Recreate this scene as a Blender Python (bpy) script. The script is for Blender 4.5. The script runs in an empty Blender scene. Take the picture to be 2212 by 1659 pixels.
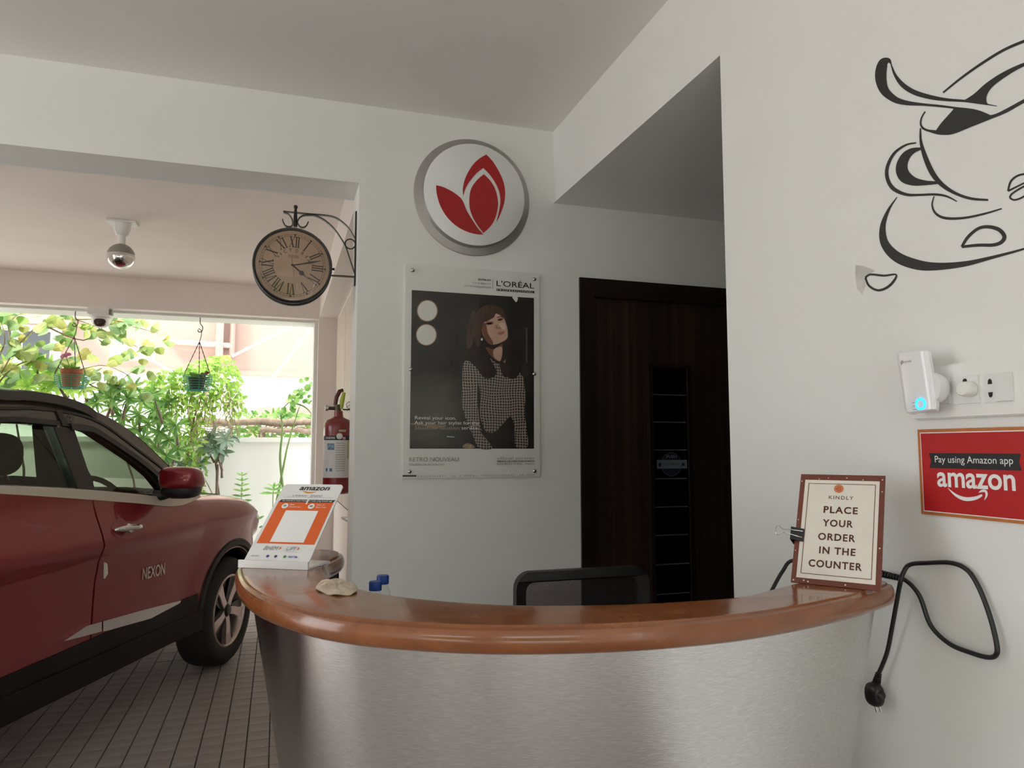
import bpy, bmesh, math, random
from mathutils import Vector, Matrix
from mathutils.geometry import tessellate_polygon
random.seed(7)
PI = math.pi
sc = bpy.context.scene
COL = sc.collection
V = Vector

# ------------------------------------------------------------------ camera
FPX, YAW, PIT, H = 1569.4, math.radians(17.8126), math.radians(5.029), 1.35
cam_d = bpy.data.cameras.new('camera')
cam = bpy.data.objects.new('camera', cam_d)
COL.objects.link(cam)
cam_d.sensor_width = 36.0
cam_d.lens = 36.0 * FPX / 2212.0
cam_d.clip_start = 0.02
cam_d.clip_end = 200
cam.location = (0, 0, H)
cam.rotation_euler = (PI / 2 + PIT, 0, -YAW)
sc.camera = cam

# ------------------------------------------------------------------ world, sun, exposure
wd = bpy.data.worlds.new('overcast_sky')
sc.world = wd
wd.use_nodes = True
_bg = wd.node_tree.nodes['Background']
_bg.inputs[0].default_value = (0.93, 0.97, 1.0, 1)
_bg.inputs[1].default_value = 4.0
sun_d = bpy.data.lights.new('hazy_sun', 'SUN')
sun = bpy.data.objects.new('hazy_sun', sun_d)
COL.objects.link(sun)
sun_d.energy = 7.0
sun_d.angle = math.radians(12)
sun_d.color = (1.0, 0.95, 0.87)
sun.rotation_euler = V((0.60, 0.30, -0.74)).to_track_quat('-Z', 'Y').to_euler()
vs = sc.view_settings
vs.view_transform = 'Standard'
vs.look = 'None'
vs.exposure = 0.10
vs.gamma = 1.0
vs.use_curve_mapping = False
sc.cycles.max_bounces = 10
sc.cycles.diffuse_bounces = 6
sc.cycles.transparent_max_bounces = 16

# ------------------------------------------------------------------ pixel helpers (2212 x 1659 frame)
_f = V((math.sin(YAW) * math.cos(PIT), math.cos(YAW) * math.cos(PIT), math.sin(PIT)))
_r = V((math.cos(YAW), -math.sin(YAW), 0))
_u = _r.cross(_f)
EYE = V((0, 0, H))
def ray(x, y):
    return _f + _r * ((x - 1106) / FPX) - _u * ((y - 829.5) / FPX)
def at(x, y, ax, v):
    """point where the pixel's ray meets the plane  axis(ax) = v"""
    d = ray(x, y)
    return EYE + d * ((v - EYE[ax]) / d[ax])

# ------------------------------------------------------------------ materials
MATS = {}
def mat(name, col, rough=0.5, metal=0.0, var=0.06, scale=8.0, bump=0.0, bscale=60.0, coat=0.0, emis=None, spec=0.5, stretch=None, trans=0.0):
    if name in MATS:
        return MATS[name]
    m = bpy.data.materials.new(name)
    m.use_nodes = True
    nt = m.node_tree
    b = nt.nodes['Principled BSDF']
    tc = nt.nodes.new('ShaderNodeTexCoord')
    mp = nt.nodes.new('ShaderNodeMapping')
    nt.links.new(tc.outputs['Object'], mp.inputs['Vector'])
    if stretch:
        mp.inputs['Scale'].default_value = stretch
    nz = nt.nodes.new('ShaderNodeTexNoise')
    nz.inputs['Scale'].default_value = scale
    nz.inputs['Detail'].default_value = 3
    nt.links.new(mp.outputs[0], nz.inputs['Vector'])
    rp = nt.nodes.new('ShaderNodeValToRGB')
    c = V(col[:3])
    a = c * (1 - var); z = c * (1 + var)
    rp.color_ramp.elements[0].position = 0.3
    rp.color_ramp.elements[1].position = 0.7
    rp.color_ramp.elements[0].color = (a[0], a[1], a[2], 1)
    rp.color_ramp.elements[1].color = (min(z[0], 1), min(z[1], 1), min(z[2], 1), 1)
    nt.links.new(nz.outputs['Fac'], rp.inputs[0])
    nt.links.new(rp.outputs[0], b.inputs['Base Color'])
    b.inputs['Roughness'].default_value = rough
    b.inputs['Metallic'].default_value = metal
    b.inputs['Specular IOR Level'].default_value = spec
    b.inputs['Coat Weight'].default_value = coat
    b.inputs['Coat Roughness'].default_value = 0.06
    b.inputs['Transmission Weight'].default_value = trans
    if bump:
        n2 = nt.nodes.new('ShaderNodeTexNoise')
        n2.inputs['Scale'].default_value = bscale
        n2.inputs['Detail'].default_value = 4
        nt.links.new(mp.outputs[0], n2.inputs['Vector'])
        bp = nt.nodes.new('ShaderNodeBump')
        bp.inputs['Strength'].default_value = bump
        bp.inputs['Distance'].default_value = 0.01
        nt.links.new(n2.outputs['Fac'], bp.inputs['Height'])
        nt.links.new(bp.outputs[0], b.inputs['Normal'])
    if emis:
        b.inputs['Emission Color'].default_value = (*emis[:3], 1)
        b.inputs['Emission Strength'].default_value = emis[3]
    MATS[name] = m
    return m

def glass_mat(name, tint, refl=1.0, rough=0.0, ior=1.45):
    if name in MATS:
        return MATS[name]
    m = bpy.data.materials.new(name)
    m.use_nodes = True
    nt = m.node_tree
    nt.nodes.clear()
    out = nt.nodes.new('ShaderNodeOutputMaterial')
    tr = nt.nodes.new('ShaderNodeBsdfTransparent')
    tr.inputs[0].default_value = (*tint, 1)
    gl = nt.nodes.new('ShaderNodeBsdfGlossy')
    gl.inputs['Roughness'].default_value = rough
    gl.inputs[0].default_value = (refl, refl, refl, 1)
    lw = nt.nodes.new('ShaderNodeLayerWeight')
    lw.inputs[0].default_value = 0.5
    pw = nt.nodes.new('ShaderNodeMath'); pw.operation = 'POWER'; pw.inputs[1].default_value = 5.0
    nt.links.new(lw.outputs['Facing'], pw.inputs[0])
    f0 = ((ior - 1) / (ior + 1)) ** 2
    fr = nt.nodes.new('ShaderNodeMath'); fr.operation = 'MULTIPLY_ADD'
    fr.inputs[1].default_value = 1 - f0; fr.inputs[2].default_value = f0
    nt.links.new(pw.outputs[0], fr.inputs[0])
    mx = nt.nodes.new('ShaderNodeMixShader')
    nt.links.new(fr.outputs[0], mx.inputs[0])
    nt.links.new(tr.outputs[0], mx.inputs[1])
    nt.links.new(gl.outputs[0], mx.inputs[2])
    nt.links.new(mx.outputs[0], out.inputs[0])
    MATS[name] = m
    return m

def leaf_mat(name, cols, transl=0.45, rough=0.45):
    if name in MATS:
        return MATS[name]
    m = bpy.data.materials.new(name)
    m.use_nodes = True
    nt = m.node_tree
    b = nt.nodes['Principled BSDF']
    out = nt.nodes['Material Output']
    g = nt.nodes.new('ShaderNodeNewGeometry')
    oi = nt.nodes.new('ShaderNodeObjectInfo')
    ad = nt.nodes.new('ShaderNodeMath'); ad.operation = 'ADD'
    fr = nt.nodes.new('ShaderNodeMath'); fr.operation = 'FRACT'
    nt.links.new(g.outputs['Random Per Island'], ad.inputs[0])
    nt.links.new(oi.outputs['Random'], ad.inputs[1])
    nt.links.new(ad.outputs[0], fr.inputs[0])
    rp = nt.nodes.new('ShaderNodeValToRGB')
    els = rp.color_ramp.elements
    while len(els) < len(cols):
        els.new(0.5)
    for i, c in enumerate(cols):
        els[i].position = i / (len(cols) - 1)
        els[i].color = (*c, 1)
    nt.links.new(fr.outputs[0], rp.inputs[0])
    nt.links.new(rp.outputs[0], b.inputs['Base Color'])
    b.inputs['Roughness'].default_value = rough
    t = nt.nodes.new('ShaderNodeBsdfTranslucent')
    nt.links.new(rp.outputs[0], t.inputs[0])
    mx = nt.nodes.new('ShaderNodeMixShader')
    mx.inputs[0].default_value = transl
    nt.links.new(b.outputs[0], mx.inputs[1])
    nt.links.new(t.outputs[0], mx.inputs[2])
    nt.links.new(mx.outputs[0], out.inputs[0])
    MATS[name] = m
    return m

def node_mat(name):
    m = bpy.data.materials.new(name)
    m.use_nodes = True
    MATS[name] = m
    return m, m.node_tree, m.node_tree.nodes['Principled BSDF']

def ramp(nt, fac, stops):
    rp = nt.nodes.new('ShaderNodeValToRGB')
    els = rp.color_ramp.elements
    while len(els) < len(stops):
        els.new(0.5)
    for i, (p, c) in enumerate(stops):
        els[i].position = p
        els[i].color = (*c, 1)
    nt.links.new(fac, rp.inputs[0])
    return rp.outputs[0]

WHITE = mat('white_wall_paint', (0.80, 0.80, 0.78), 0.75, var=0.02, scale=2.5, bump=0.05, bscale=120)
CEILP = mat('ceiling_paint', (0.78, 0.77, 0.74), 0.8, var=0.02, scale=2, bump=0.04, bscale=90)
PINKW = mat('pinkish_garage_paint', (0.86, 0.79, 0.755), 0.75, var=0.03, scale=2, bump=0.04)
PLAST = mat('white_plastic', (0.82, 0.82, 0.80), 0.32, var=0.02)
BLACKP = mat('black_plastic', (0.012, 0.012, 0.013), 0.42, var=0.2)
BLACKM = mat('black_iron', (0.012, 0.011, 0.012), 0.4, var=0.2)
CHROME = mat('chrome', (0.8, 0.8, 0.82), 0.12, 1.0, var=0.03)
STEEL = mat('screw_steel', (0.55, 0.54, 0.52), 0.25, 1.0, var=0.05)
PRINTB = mat('black_print', (0.012, 0.012, 0.014), 0.5, var=0.1)
PRINTW = mat('white_print', (0.85, 0.85, 0.84), 0.5, var=0.02)
GREYPR = mat('grey_print', (0.25, 0.25, 0.26), 0.5, var=0.05)

# ------------------------------------------------------------------ mesh helpers
class MB:
    def __init__(s):
        s.v, s.f = [], []
    def add(s, verts, faces):
        o = len(s.v)
        s.v += [V(p) for p in verts]
        s.f += [tuple(i + o for i in f) for f in faces]
        return s
    def box(s, lo, hi, rz=0.0, piv=None):
        (x0, y0, z0), (x1, y1, z1) = lo, hi
        p = [V((x, y, z)) for z in (z0, z1) for y in (y0, y1) for x in (x0, x1)]
        if rz:
            c = V(piv) if piv else (V(lo) + V(hi)) / 2
            M = Matrix.Rotation(rz, 3, 'Z')
            p = [c + M @ (q - c) for q in p]
        return s.add(p, [(0, 2, 3, 1), (4, 5, 7, 6), (0, 1, 5, 4), (2, 6, 7, 3), (0, 4, 6, 2), (1, 3, 7, 5)])
    def quad(s, *p):
        return s.add(p, [tuple(range(len(p)))])
    def poly(s, pts3):
        tris = tessellate_polygon([[V(p) for p in pts3]])
        return s.add(pts3, [tuple(t) for t in tris])
    def prism(s, pts2, fn, t0, t1, holes=()):
        """polygon with holes in 2D, fn(a, b, t) -> 3D, between t0 and t1"""
        loops = [list(pts2)] + [list(h) for h in holes]
        tris = tessellate_polygon([[V((a, b, 0)) for a, b in L] for L in loops])
        flat = [q for L in loops for q in L]
        n = len(flat)
        vs_ = [fn(a, b, t0) for a, b in flat] + [fn(a, b, t1) for a, b in flat]
        fs = [tuple(t) for t in tris] + [tuple(i + n for i in reversed(t)) for t in tris]
        o = 0
        for L in loops:
            k = len(L)
            for i in range(k):
                j = (i + 1) % k
                fs.append((o + i, o + i + n, o + j + n, o + j))
            o += k
        return s.add(vs_, fs)
    def tube(s, pts, r, seg=8, closed=False, cap=True):
        pts = [V(p) for p in pts]
        n = len(pts)
        rs = r if isinstance(r, (list, tuple)) else [r] * n
        t0 = (pts[1] - pts[0]).normalized()
        nrm = t0.orthogonal().normalized()
        ring = []
        for i in range(n):
            a = pts[i - 1] if (i or closed) else pts[0]
            b = pts[(i + 1) % n] if (i < n - 1 or closed) else pts[-1]
            t = (b - a)
            t = t.normalized() if t.length > 1e-9 else t0
            nrm = (nrm - t * nrm.dot(t))
            nrm = nrm.normalized() if nrm.length > 1e-6 else t.orthogonal().normalized()
            bn = t.cross(nrm)
            ring.append([pts[i] + (nrm * math.cos(2 * PI * k / seg) + bn * math.sin(2 * PI * k / seg)) * rs[i] for k in range(seg)])
        vs_ = [p for q in ring for p in q]
        fs = []
        for i in range(n if closed else n - 1):
            j = (i + 1) % n
            for k in range(seg):
                l = (k + 1) % seg
                fs.append((i * seg + k, i * seg + l, j * seg + l, j * seg + k))
        if cap and not closed:
            fs.append(tuple(reversed(range(seg))))
            fs.append(tuple((n - 1) * seg + k for k in range(seg)))
        return s.add(vs_, fs)
    def lathe(s, prof, seg=32, o=(0, 0, 0), axis='Z', arc=2 * PI, a0=0.0):
        """prof = [(radius, height)] turned about an axis through o"""
        o = V(o)
        full = arc > 2 * PI - 1e-6
        ns = seg if full else seg + 1
        vs_ = []
        for r, h in prof:
            for k in range(ns):
                a = a0 + arc * k / seg
                c, d = r * math.cos(a), r * math.sin(a)
                vs_.append(o + {'Z': V((c, d, h)), 'Y': V((c, h, d)), 'X': V((h, c, d))}[axis])
        fs = []
        for i in range(len(prof) - 1):
            for k in range(seg):
                l = (k + 1) % ns
                fs.append((i * ns + k, i * ns + l, (i + 1) * ns + l, (i + 1) * ns + k))
        return s.add(vs_, fs)
    def blob(s, c, size, n=3.0, seg=16, rings=10, M=None):
        """superellipsoid: rounded box"""
        c = V(c)
        def sp(x, p):
            return math.copysign(abs(x) ** p, x)
        e = 2.0 / n
        vs_ = []
        for i in range(rings + 1):
            ph = -PI / 2 + PI * i / rings
            for k in range(seg):
                a = 2 * PI * k / seg
                p = V((sp(math.cos(ph), e) * sp(math.cos(a), e) * size[0], sp(math.cos(ph), e) * sp(math.sin(a), e) * size[1], sp(math.sin(ph), e) * size[2]))
                vs_.append(c + ((M @ p) if M else p))
        fs = []
        for i in range(rings):
            for k in range(seg):
                l = (k + 1) % seg
                fs.append((i * seg + k, i * seg + l, (i + 1) * seg + l, (i + 1) * seg + k))
        return s.add(vs_, fs)

ORG = {}
def link_mesh(name, mb, m, smooth=False, origin=V((0, 0, 0))):
    me = bpy.data.meshes.new(name)
    me.from_pydata([v - origin for v in mb.v], [], mb.f)
    me.validate(clean_customdata=False)
    bm = bmesh.new()
    bm.from_mesh(me)
    bmesh.ops.remove_doubles(bm, verts=bm.verts, dist=1e-5)
    bmesh.ops.recalc_face_normals(bm, faces=bm.faces)
    bm.to_mesh(me)
    bm.free()
    if smooth:
        for p in me.polygons:
            p.use_smooth = True
        try:
            me.set_sharp_from_angle(angle=math.radians(smooth if smooth > 1 else 40))
        except Exception:
            pass
    if m:
        me.materials.append(m)
    o = bpy.data.objects.new(name, me)
    COL.objects.link(o)
    return o
def tag(o, label=None, cat=None, group=None, kind=None):
    if label: o['label'] = label
    if cat: o['category'] = cat
    if group: o['group'] = group
    if kind: o['kind'] = kind
    return o
def thing(name, label, cat, loc=(0, 0, 0), rotz=0.0, group=None, local=False):
    o = bpy.data.objects.new(name, None)
    COL.objects.link(o)
    o.empty_display_size = 0.05
    o.location = loc
    o.rotation_euler = (0, 0, rotz)
    ORG[o] = V((0, 0, 0)) if local else V(loc)
    return tag(o, label, cat, group)
def part(name, mb, m, parent, smooth=False, label=None, kind=None):
    org = ORG.get(parent, V((0, 0, 0)))
    o = link_mesh(name, mb, m, smooth, org)
    o.parent = parent
    ORG[o] = org
    return tag(o, label, None, None, kind)
def solo(name, mb, m, label, cat, smooth=False, group=None):
    """a thing that is one mesh, its origin at the base of its bounding box"""
    lo = V([min(v[i] for v in mb.v) for i in range(3)])
    hi = V([max(v[i] for v in mb.v) for i in range(3)])
    c = V(((lo[0] + hi[0]) / 2, (lo[1] + hi[1]) / 2, lo[2]))
    o = link_mesh(name, mb, m, smooth, c)
    o.location = c
    ORG[o] = c
    return tag(o, label, cat, group)
def struct(name, mb, m, label=None, parent=None, smooth=False):
    o = link_mesh(name, mb, m, smooth)
    if parent:
        o.parent = parent
    else:
        o['kind'] = 'structure'
    ORG[o] = V((0, 0, 0))
    if label: o['label'] = label
    return o
def copy_tree(o, parent=None):
    c = o.copy()
    COL.objects.link(c)
    c.parent = parent
    for ch in o.children:
        copy_tree(ch, c)
    return c

def crom(pts, n=8, closed=False):
    """Catmull-Rom through the points (any tuple length)"""
    P = [list(map(float, p)) for p in pts]
    k = len(P)
    out = []
    rng = range(k if closed else k - 1)
    for i in rng:
        p0 = P[(i - 1) % k] if (closed or i) else P[0]
        p1, p2 = P[i], P[(i + 1) % k]
        p3 = P[(i + 2) % k] if (closed or i < k - 2) else P[-1]
        for j in range(n):
            t = j / n
            out.append([0.5 * (2 * b + (c - a) * t + (2 * a - 5 * b + 4 * c - d) * t * t + (3 * b - a - 3 * c + d) * t ** 3) for a, b, c, d in zip(p0, p1, p2, p3)])
    if not closed:
        out.append(P[-1])
    return out
def ribbon(pts, n=8):
    """outline of a stroke given as (x, y, width)"""
    c = crom(pts, n)
    L, R_ = [], []
    for i, (x, y, w) in enumerate(c):
        a = c[max(i - 1, 0)]; b = c[min(i + 1, len(c) - 1)]
        dx, dy = b[0] - a[0], b[1] - a[1]
        l = math.hypot(dx, dy) or 1
        nx, ny = -dy / l * w / 2, dx / l * w / 2
        L.append((x + nx, y + ny)); R_.append((x - nx, y - ny))
    return L, R_

_txt_cache = {}
def text_geo(s, bold=0.0, shear=0.0, spacing=1.0):
    key = (s, bold, shear, spacing)
    if key not in _txt_cache:
        cu = bpy.data.curves.new('lettering', 'FONT')
        cu.body = s
        cu.size = 1.0
        cu.offset = bold
        cu.shear = shear
        cu.space_character = spacing
        cu.resolution_u = 4
        o = bpy.data.objects.new('lettering', cu)
        COL.objects.link(o)
        dg = bpy.context.evaluated_depsgraph_get()
        me = bpy.data.meshes.new_from_object(o.evaluated_get(dg))
        vs_ = [(v.co.x, v.co.y) for v in me.vertices]
        fs = [tuple(p.vertices) for p in me.polygons]
        bpy.data.objects.remove(o)
        bpy.data.curves.remove(cu)
        bpy.data.meshes.remove(me)
        _txt_cache[key] = (vs_, fs)
    return _txt_cache[key]
def text(mb, s, fn, x, y, w, h=None, cap=0.70, bold=0.0, shear=0.0, spacing=1.0):
    """letters with left edge x, baseline y, total width w and cap height h; fn(a, b) -> 3D"""
    vs_, fs = text_geo(s, bold, shear, spacing)
    if not vs_:
        return
    x0 = min(v[0] for v in vs_); x1 = max(v[0] for v in vs_)
    sx = w / (x1 - x0)
    sy = (h / cap) if h else sx
    mb.add([fn(x + (a - x0) * sx, y + b * sy) for a, b in vs_], fs)

class Frame:
    """flat print area: origin, unit x, unit y; layers lift print off the surface"""
    def __init__(s, o, ex, ey):
        s.o, s.ex, s.ey = V(o), V(ex).normalized(), V(ey).normalized()
        s.n = s.ex.cross(s.ey).normalized()
    def __call__(s, a, b, lay=0.0):
        return s.o + s.ex * a + s.ey * b + s.n * lay
    def lift(s, lay):
        return lambda a, b: s(a, b, lay)
    def rect(s, mb, x0, y0, x1, y1, lay):
        mb.quad(s(x0, y0, lay), s(x1, y0, lay), s(x1, y1, lay), s(x0, y1, lay))
    def disc(s, mb, cx, cy, r, lay, seg=28, ry=None):
        mb.add([s(cx + r * math.cos(2 * PI * k / seg), cy + (ry or r) * math.sin(2 * PI * k / seg), lay) for k in range(seg)], [tuple(range(seg))])
def resample(pts, n):
    d = [0.0]
    for a, b in zip(pts, pts[1:]):
        d.append(d[-1] + math.dist(a, b))
    out = []
    for i in range(n):
        t = d[-1] * i / (n - 1)
        k = max(j for j in range(len(d)) if d[j] <= t + 1e-9)
        k = min(k, len(pts) - 2)
        f = (t - d[k]) / ((d[k + 1] - d[k]) or 1)
        out.append([a + (b - a) * f for a, b in zip(pts[k], pts[k + 1])])
    return out

# =================================================================== SETTING
D, DB = 3.05, 3.28            # back wall front / rear face
XJ = 0.30                     # jamb of the drive-through opening
CEIL, SOFF = 2.815, 2.47
XR, YE = 1.181, 1.72          # right wall plane, its far edge
DF, DFO, LIN = 6.88, 7.25, 2.54
XL = -4.2
def xz(y0, y1):
    return lambda a, b, t: V((a, y0 + (y1 - y0) * t, b))
struct('wall_back', MB().prism([(XL, SOFF), (XJ, SOFF), (XJ, 0), (1.304, 0), (1.304, 2.134), (2.2, 2.134), (2.2, 0), (4.2, 0), (4.2, CEIL), (XL, CEIL)], xz(D, DB), 0, 1), WHITE,
       'white back wall with wide drive-through opening and door recess')
struct('wall_right', MB().box((XR, -1.2, 0), (XR + .2, YE, CEIL)).box((XR, YE, 2.475), (4.2, D, CEIL)), WHITE, 'white right wall running into a dropped beam over the alcove')
struct('wall_alcove', MB().box((4.0, YE, 0), (4.2, D, 2.475)).box((XR + .2, YE - .2, 0), (4.2, YE, CEIL)), mat('alcove_light_absorber', (0.03, 0.02, 0.015), .5, var=.2), 'unseen sides of the door alcove, made dark to stop light bouncing')  # hidden alcove sides coloured dark to keep bounced light off the soffit
struct('ceiling', MB().box((XL, -2.6, CEIL), (2.6, 3.16, CEIL + .2)), CEILP, 'plain grey-white ceiling slab above the counter')
struct('ceiling_garage', MB().box((XL, 3.16, CEIL), (2.6, DFO, CEIL + .2)), PINKW, 'pinkish white ceiling over the parked car')
struct('trim_1', MB().box((.337, DB, 2.55), (.62, DF, CEIL)), PINKW, 'beam along the right side of the car port')
sidew = struct('wall_garage_side', MB().box((.50, DB, 0), (.62, DF, 2.55)), PINKW, 'side wall of the car port')
struct('wall_far', MB().prism([(XL, LIN), (.332, LIN), (.332, 0), (.62, 0), (.62, CEIL), (XL, CEIL)], xz(DF, DFO), 0, 1), PINKW, 'far beam and pillar framing the garden')
struct('trim_2', MB().prism([(.30, 0), (.332, 0), (.332, LIN), (XL, LIN), (XL, LIN - .02), (.30, LIN - .02)], xz(DF + .12, DFO + .02), 0, 1), WHITE, 'pale metal lining of the garden opening')
struct('wall_unseen_left', MB().box((XL - .2, -2.6, 0), (XL, .9, CEIL)), WHITE, 'unseen left wall added to cut light on the right wall')  # added out of view to narrow the left opening and dim the right wall
struct('wall_garage_left', MB().box((XL - .2, 3.05, 0), (XL, DFO, CEIL)), PINKW)
struct('wall_unseen_front', MB().box((XL - .2, -2.6, 2.5), (2.6, -2.35, CEIL)).box((-1.95, -2.6, 0), (-1.1, -2.35, 2.5)).box((.35, -2.6, 0), (1.38, -2.35, 2.5)), WHITE, 'unseen front wall with openings placed for reflections in the steel')  # unseen; openings laid out to band the steel and balance the light

# side-wall cabinet doors in the car port (flush panels with a dark reveal)
CABM = mat('cabinet_panel_cream', (0.62, 0.55, 0.47), 0.5, var=0.04)
DARKGAP = mat('dark_reveal', (0.03, 0.025, 0.02), 0.8)
cb = thing('meter_cupboard', 'tall flush cream cupboard doors on the car port side wall beside the fire extinguisher', 'cupboard', (.49, 4.9, .9))
part('frame', MB().box((.492, 4.0, .9), (.50, 6.6, 2.50)), DARKGAP, cb)
for i in range(3):
    y0 = 4.02 + i * .86
    dr = part('door', MB().box((.478, y0, .92), (.492, y0 + .845, 2.48)), CABM, cb)
    for k in range(2):
        part('vent_slat', MB().box((.466, y0 + .25, 1.62 + k * .03), (.478, y0 + .6, 1.632 + k * .03)), WHITE, dr)

# floor: small square paving tiles
GROUT = mat('dark_grout', (0.07, 0.063, 0.058), 0.9, var=0.2)
TILE = mat('grey_cement_tile', (0.32, 0.285, 0.27), 0.6, var=0.16, scale=5, bump=0.2, bscale=140)
floor = struct('floor', MB().box((XL, -2.6, -.12), (2.6, DFO, -.006)), GROUT, 'floor of small square grey cement tiles')
P_ = 0.10
tm = MB()
g_, h_ = P_ / 2 - .0022, .0035
tm.add([(-g_, -g_, -.01), (g_, -g_, -.01), (g_, g_, -.01), (-g_, g_, -.01), (-g_ + .001, -g_ + .001, 0), (g_ - .001, -g_ + .001, 0), (g_ - .001, g_ - .001, 0), (-g_ + .001, g_ - .001, 0)],
       [(4, 5, 6, 7), (0, 1, 5, 4), (1, 2, 6, 5), (2, 3, 7, 6), (3, 0, 4, 7)])
t0 = part('tile', tm, TILE, floor)
first = True
rest = MB()
nt_ = 0
for j in range(-26, 73):
    for i in range(-42, 26):
        x, y = (i + .5) * P_, (j + .5) * P_
        if XJ + .15 < x and y > 3.0:
            continue
        z = random.uniform(-.0008, .0008)
        if -1.15 < x < 0.12 and 2.55 < y < 4.95:
            nt_ += 1
            o = t0 if first else t0.copy()
            if not first:
                COL.objects.link(o)
                o.parent = floor
            first = False
            o.location = (x, y, z)
        else:
            rest.add([(v.x + x, v.y + y, v.z + z) for v in tm.v], tm.f)
ro = bpy.data.meshes.new('outer_tiles')
ro.from_pydata(rest.v, [], rest.f)
ro.materials.append(TILE)
ro_o = bpy.data.objects.new('outer_tiles', ro)
COL.objects.link(ro_o)
ro_o.parent = floor
ro_o['kind'] = 'stuff'

# ground outside
CONC = mat('pale_concrete', (0.62, 0.60, 0.57), 0.85, var=0.08, scale=1.5, bump=0.2)
struct('ground', MB().box((-30, DFO, -.15), (30, 40, -.01)).box((-30, -40, -.15), (30, -2.6, -.01)).box((-30, -2.6, -.15), (XL, DFO, -.01)).box((2.6, -2.6, -.15), (30, DFO, -.01)), CONC, 'pale concrete ground outside')
YC = 8.4
ztop = at(600, 945, 1, YC).z
GWALL = mat('white_boundary_wall', (0.91, 0.91, 0.87), 0.85, var=0.05, scale=1.2, bump=0.1)
bw = struct('wall_boundary', MB().box((-9, YC, -.02), (6, YC + .16, ztop - .05)), GWALL, 'low white boundary wall behind the garden plants')
struct('wall_coping', MB().box((-9, YC - .03, ztop - .05), (6, YC + .19, ztop)), GWALL, None, bw)
# unseen wall added behind the viewer to give reflections some structure
struct('wall_unseen_street', MB().box((-14, -9.3, -.02), (12, -9, 2.2)), GWALL, 'unseen wall added across the forecourt for reflections')

# =================================================================== DOOR in the alcove
m, nt, b = node_mat('dark_striped_laminate')
tc = nt.nodes.new('ShaderNodeTexCoord')
mp = nt.nodes.new('ShaderNodeMapping')
mp.inputs['Scale'].default_value = (26, 0.3, 0.12)
nt.links.new(tc.outputs['Object'], mp.inputs[0])
nz = nt.nodes.new('ShaderNodeTexNoise'); nz.inputs['Scale'].default_value = 1.0; nz.inputs['Detail'].default_value = 4
nt.links.new(mp.outputs[0], nz.inputs['Vector'])
c = ramp(nt, nz.outputs['Fac'], [(0.30, (0.010, 0.006, 0.004)), (0.47, (0.022, 0.013, 0.009)), (0.55, (0.033, 0.020, 0.015)), (0.72, (0.055, 0.032, 0.026))])
nt.links.new(c, b.inputs['Base Color'])
b.inputs['Roughness'].default_value = 0.42
LAM = m
FRM = mat('dark_door_frame', (0.012, 0.007, 0.005), 0.35, var=0.2)
x0, x1, zt = 1.304, 2.2, 2.134
dof = struct('door_1', MB().box((x0, D - .012, 0), (x0 + .072, D + .11, zt)).box((x1 - .072, D - .012, 0), (x1, D + .11, zt)).box((x0 + .072, D - .012, zt - .085), (x1 - .072, D + .11, zt)), FRM, 'dark brown laminated door with a narrow glazed strip')
wx0 = at(1405, 900, 1, D + .03).x; wx1 = at(1490, 900, 1, D + .03).x
wz1 = at(1447, 792, 1, D + .03).z; wz0 = .45
leaf = struct('door_leaf', MB().prism([(x0 + .072, 0), (x1 - .072, 0), (x1 - .072, zt - .085), (x0 + .072, zt - .085)], xz(D + .03, D + .07), 0, 1, holes=[[(wx0, wz0), (wx1, wz0), (wx1, wz1), (wx0, wz1)]]), LAM, None, dof)
struct('door_pane', MB().box((wx0, D + .045, wz0), (wx1, D + .052, wz1)), glass_mat('dark_pane', (0.05, 0.05, 0.055), 1.0), None, leaf)
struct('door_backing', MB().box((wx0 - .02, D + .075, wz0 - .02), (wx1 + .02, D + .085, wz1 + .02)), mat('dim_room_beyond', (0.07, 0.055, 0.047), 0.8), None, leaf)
bead = MB()
for a, bb in (((wx0 - .008, wz0), (wx0 + .012, wz1)), ((wx1 - .012, wz0), (wx1 + .008, wz1)), ((wx0 - .008, wz1 - .01), (wx1 + .008, wz1 + .012)), ((wx0 - .008, wz0 - .012), (wx1 + .008, wz0 + .01))):
    bead.box((a[0], D + .022, a[1]), (bb[0], D + .034, bb[1]))
struct('glazing_bead', bead, FRM, None, leaf)
ETCH = mat('etched_line', (0.10, 0.09, 0.085), 0.4, var=0.1)
for yy in (853, 912, 972, 1034, 1095, 1156, 1219, 1283):
    z = at(1447, yy, 1, D + .04).z
    struct('etched_line', MB().box((wx0 + .012, D + .041, z - .0022), (wx1 - .012, D + .0452, z + .0022)), ETCH, None, leaf)
# push sticker
yS = D + .0445
cS = at(1450, 1003, 1, yS)
fS = Frame(cS + V((0, -.001, 0)), (1, 0, 0), (0, 0, 1))
ps = thing('push_sticker', 'round dark push sticker with a pale band on the door glass', 'sticker', cS)
STB = mat('sticker_navy', (0.010, 0.013, 0.035), 0.4, var=0.1)
STW = mat('sticker_pale_blue', (0.16, 0.19, 0.21), 0.5, var=0.1)
q = MB(); fS.disc(q, 0, 0, .056, .0002, 36); part('border', q, STW, ps)
q = MB(); fS.disc(q, 0, 0, .054, .0006, 36); part('disc', q, STB, ps)
q = MB(); fS.rect(q, -.078, -.020, .085, .021, .0010); part('band', q, STW, ps)
q = MB(); text(q, 'PUSH', fS.lift(.0016), -.027, .030, .055, .014, bold=.01); part('lettering', q, mat('sticker_grey', (.28, .28, .30), .5), ps)
q = MB(); text(q, 'LAPTOP  SERVICE', fS.lift(.0016), -.045, -.005, .082, .011); fS.rect(q, .055, -.008, .072, .006, .0016); fS.rect(q, -.07, -.01, -.055, .007, .0016)
part('band_print', q, STB, ps)

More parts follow.
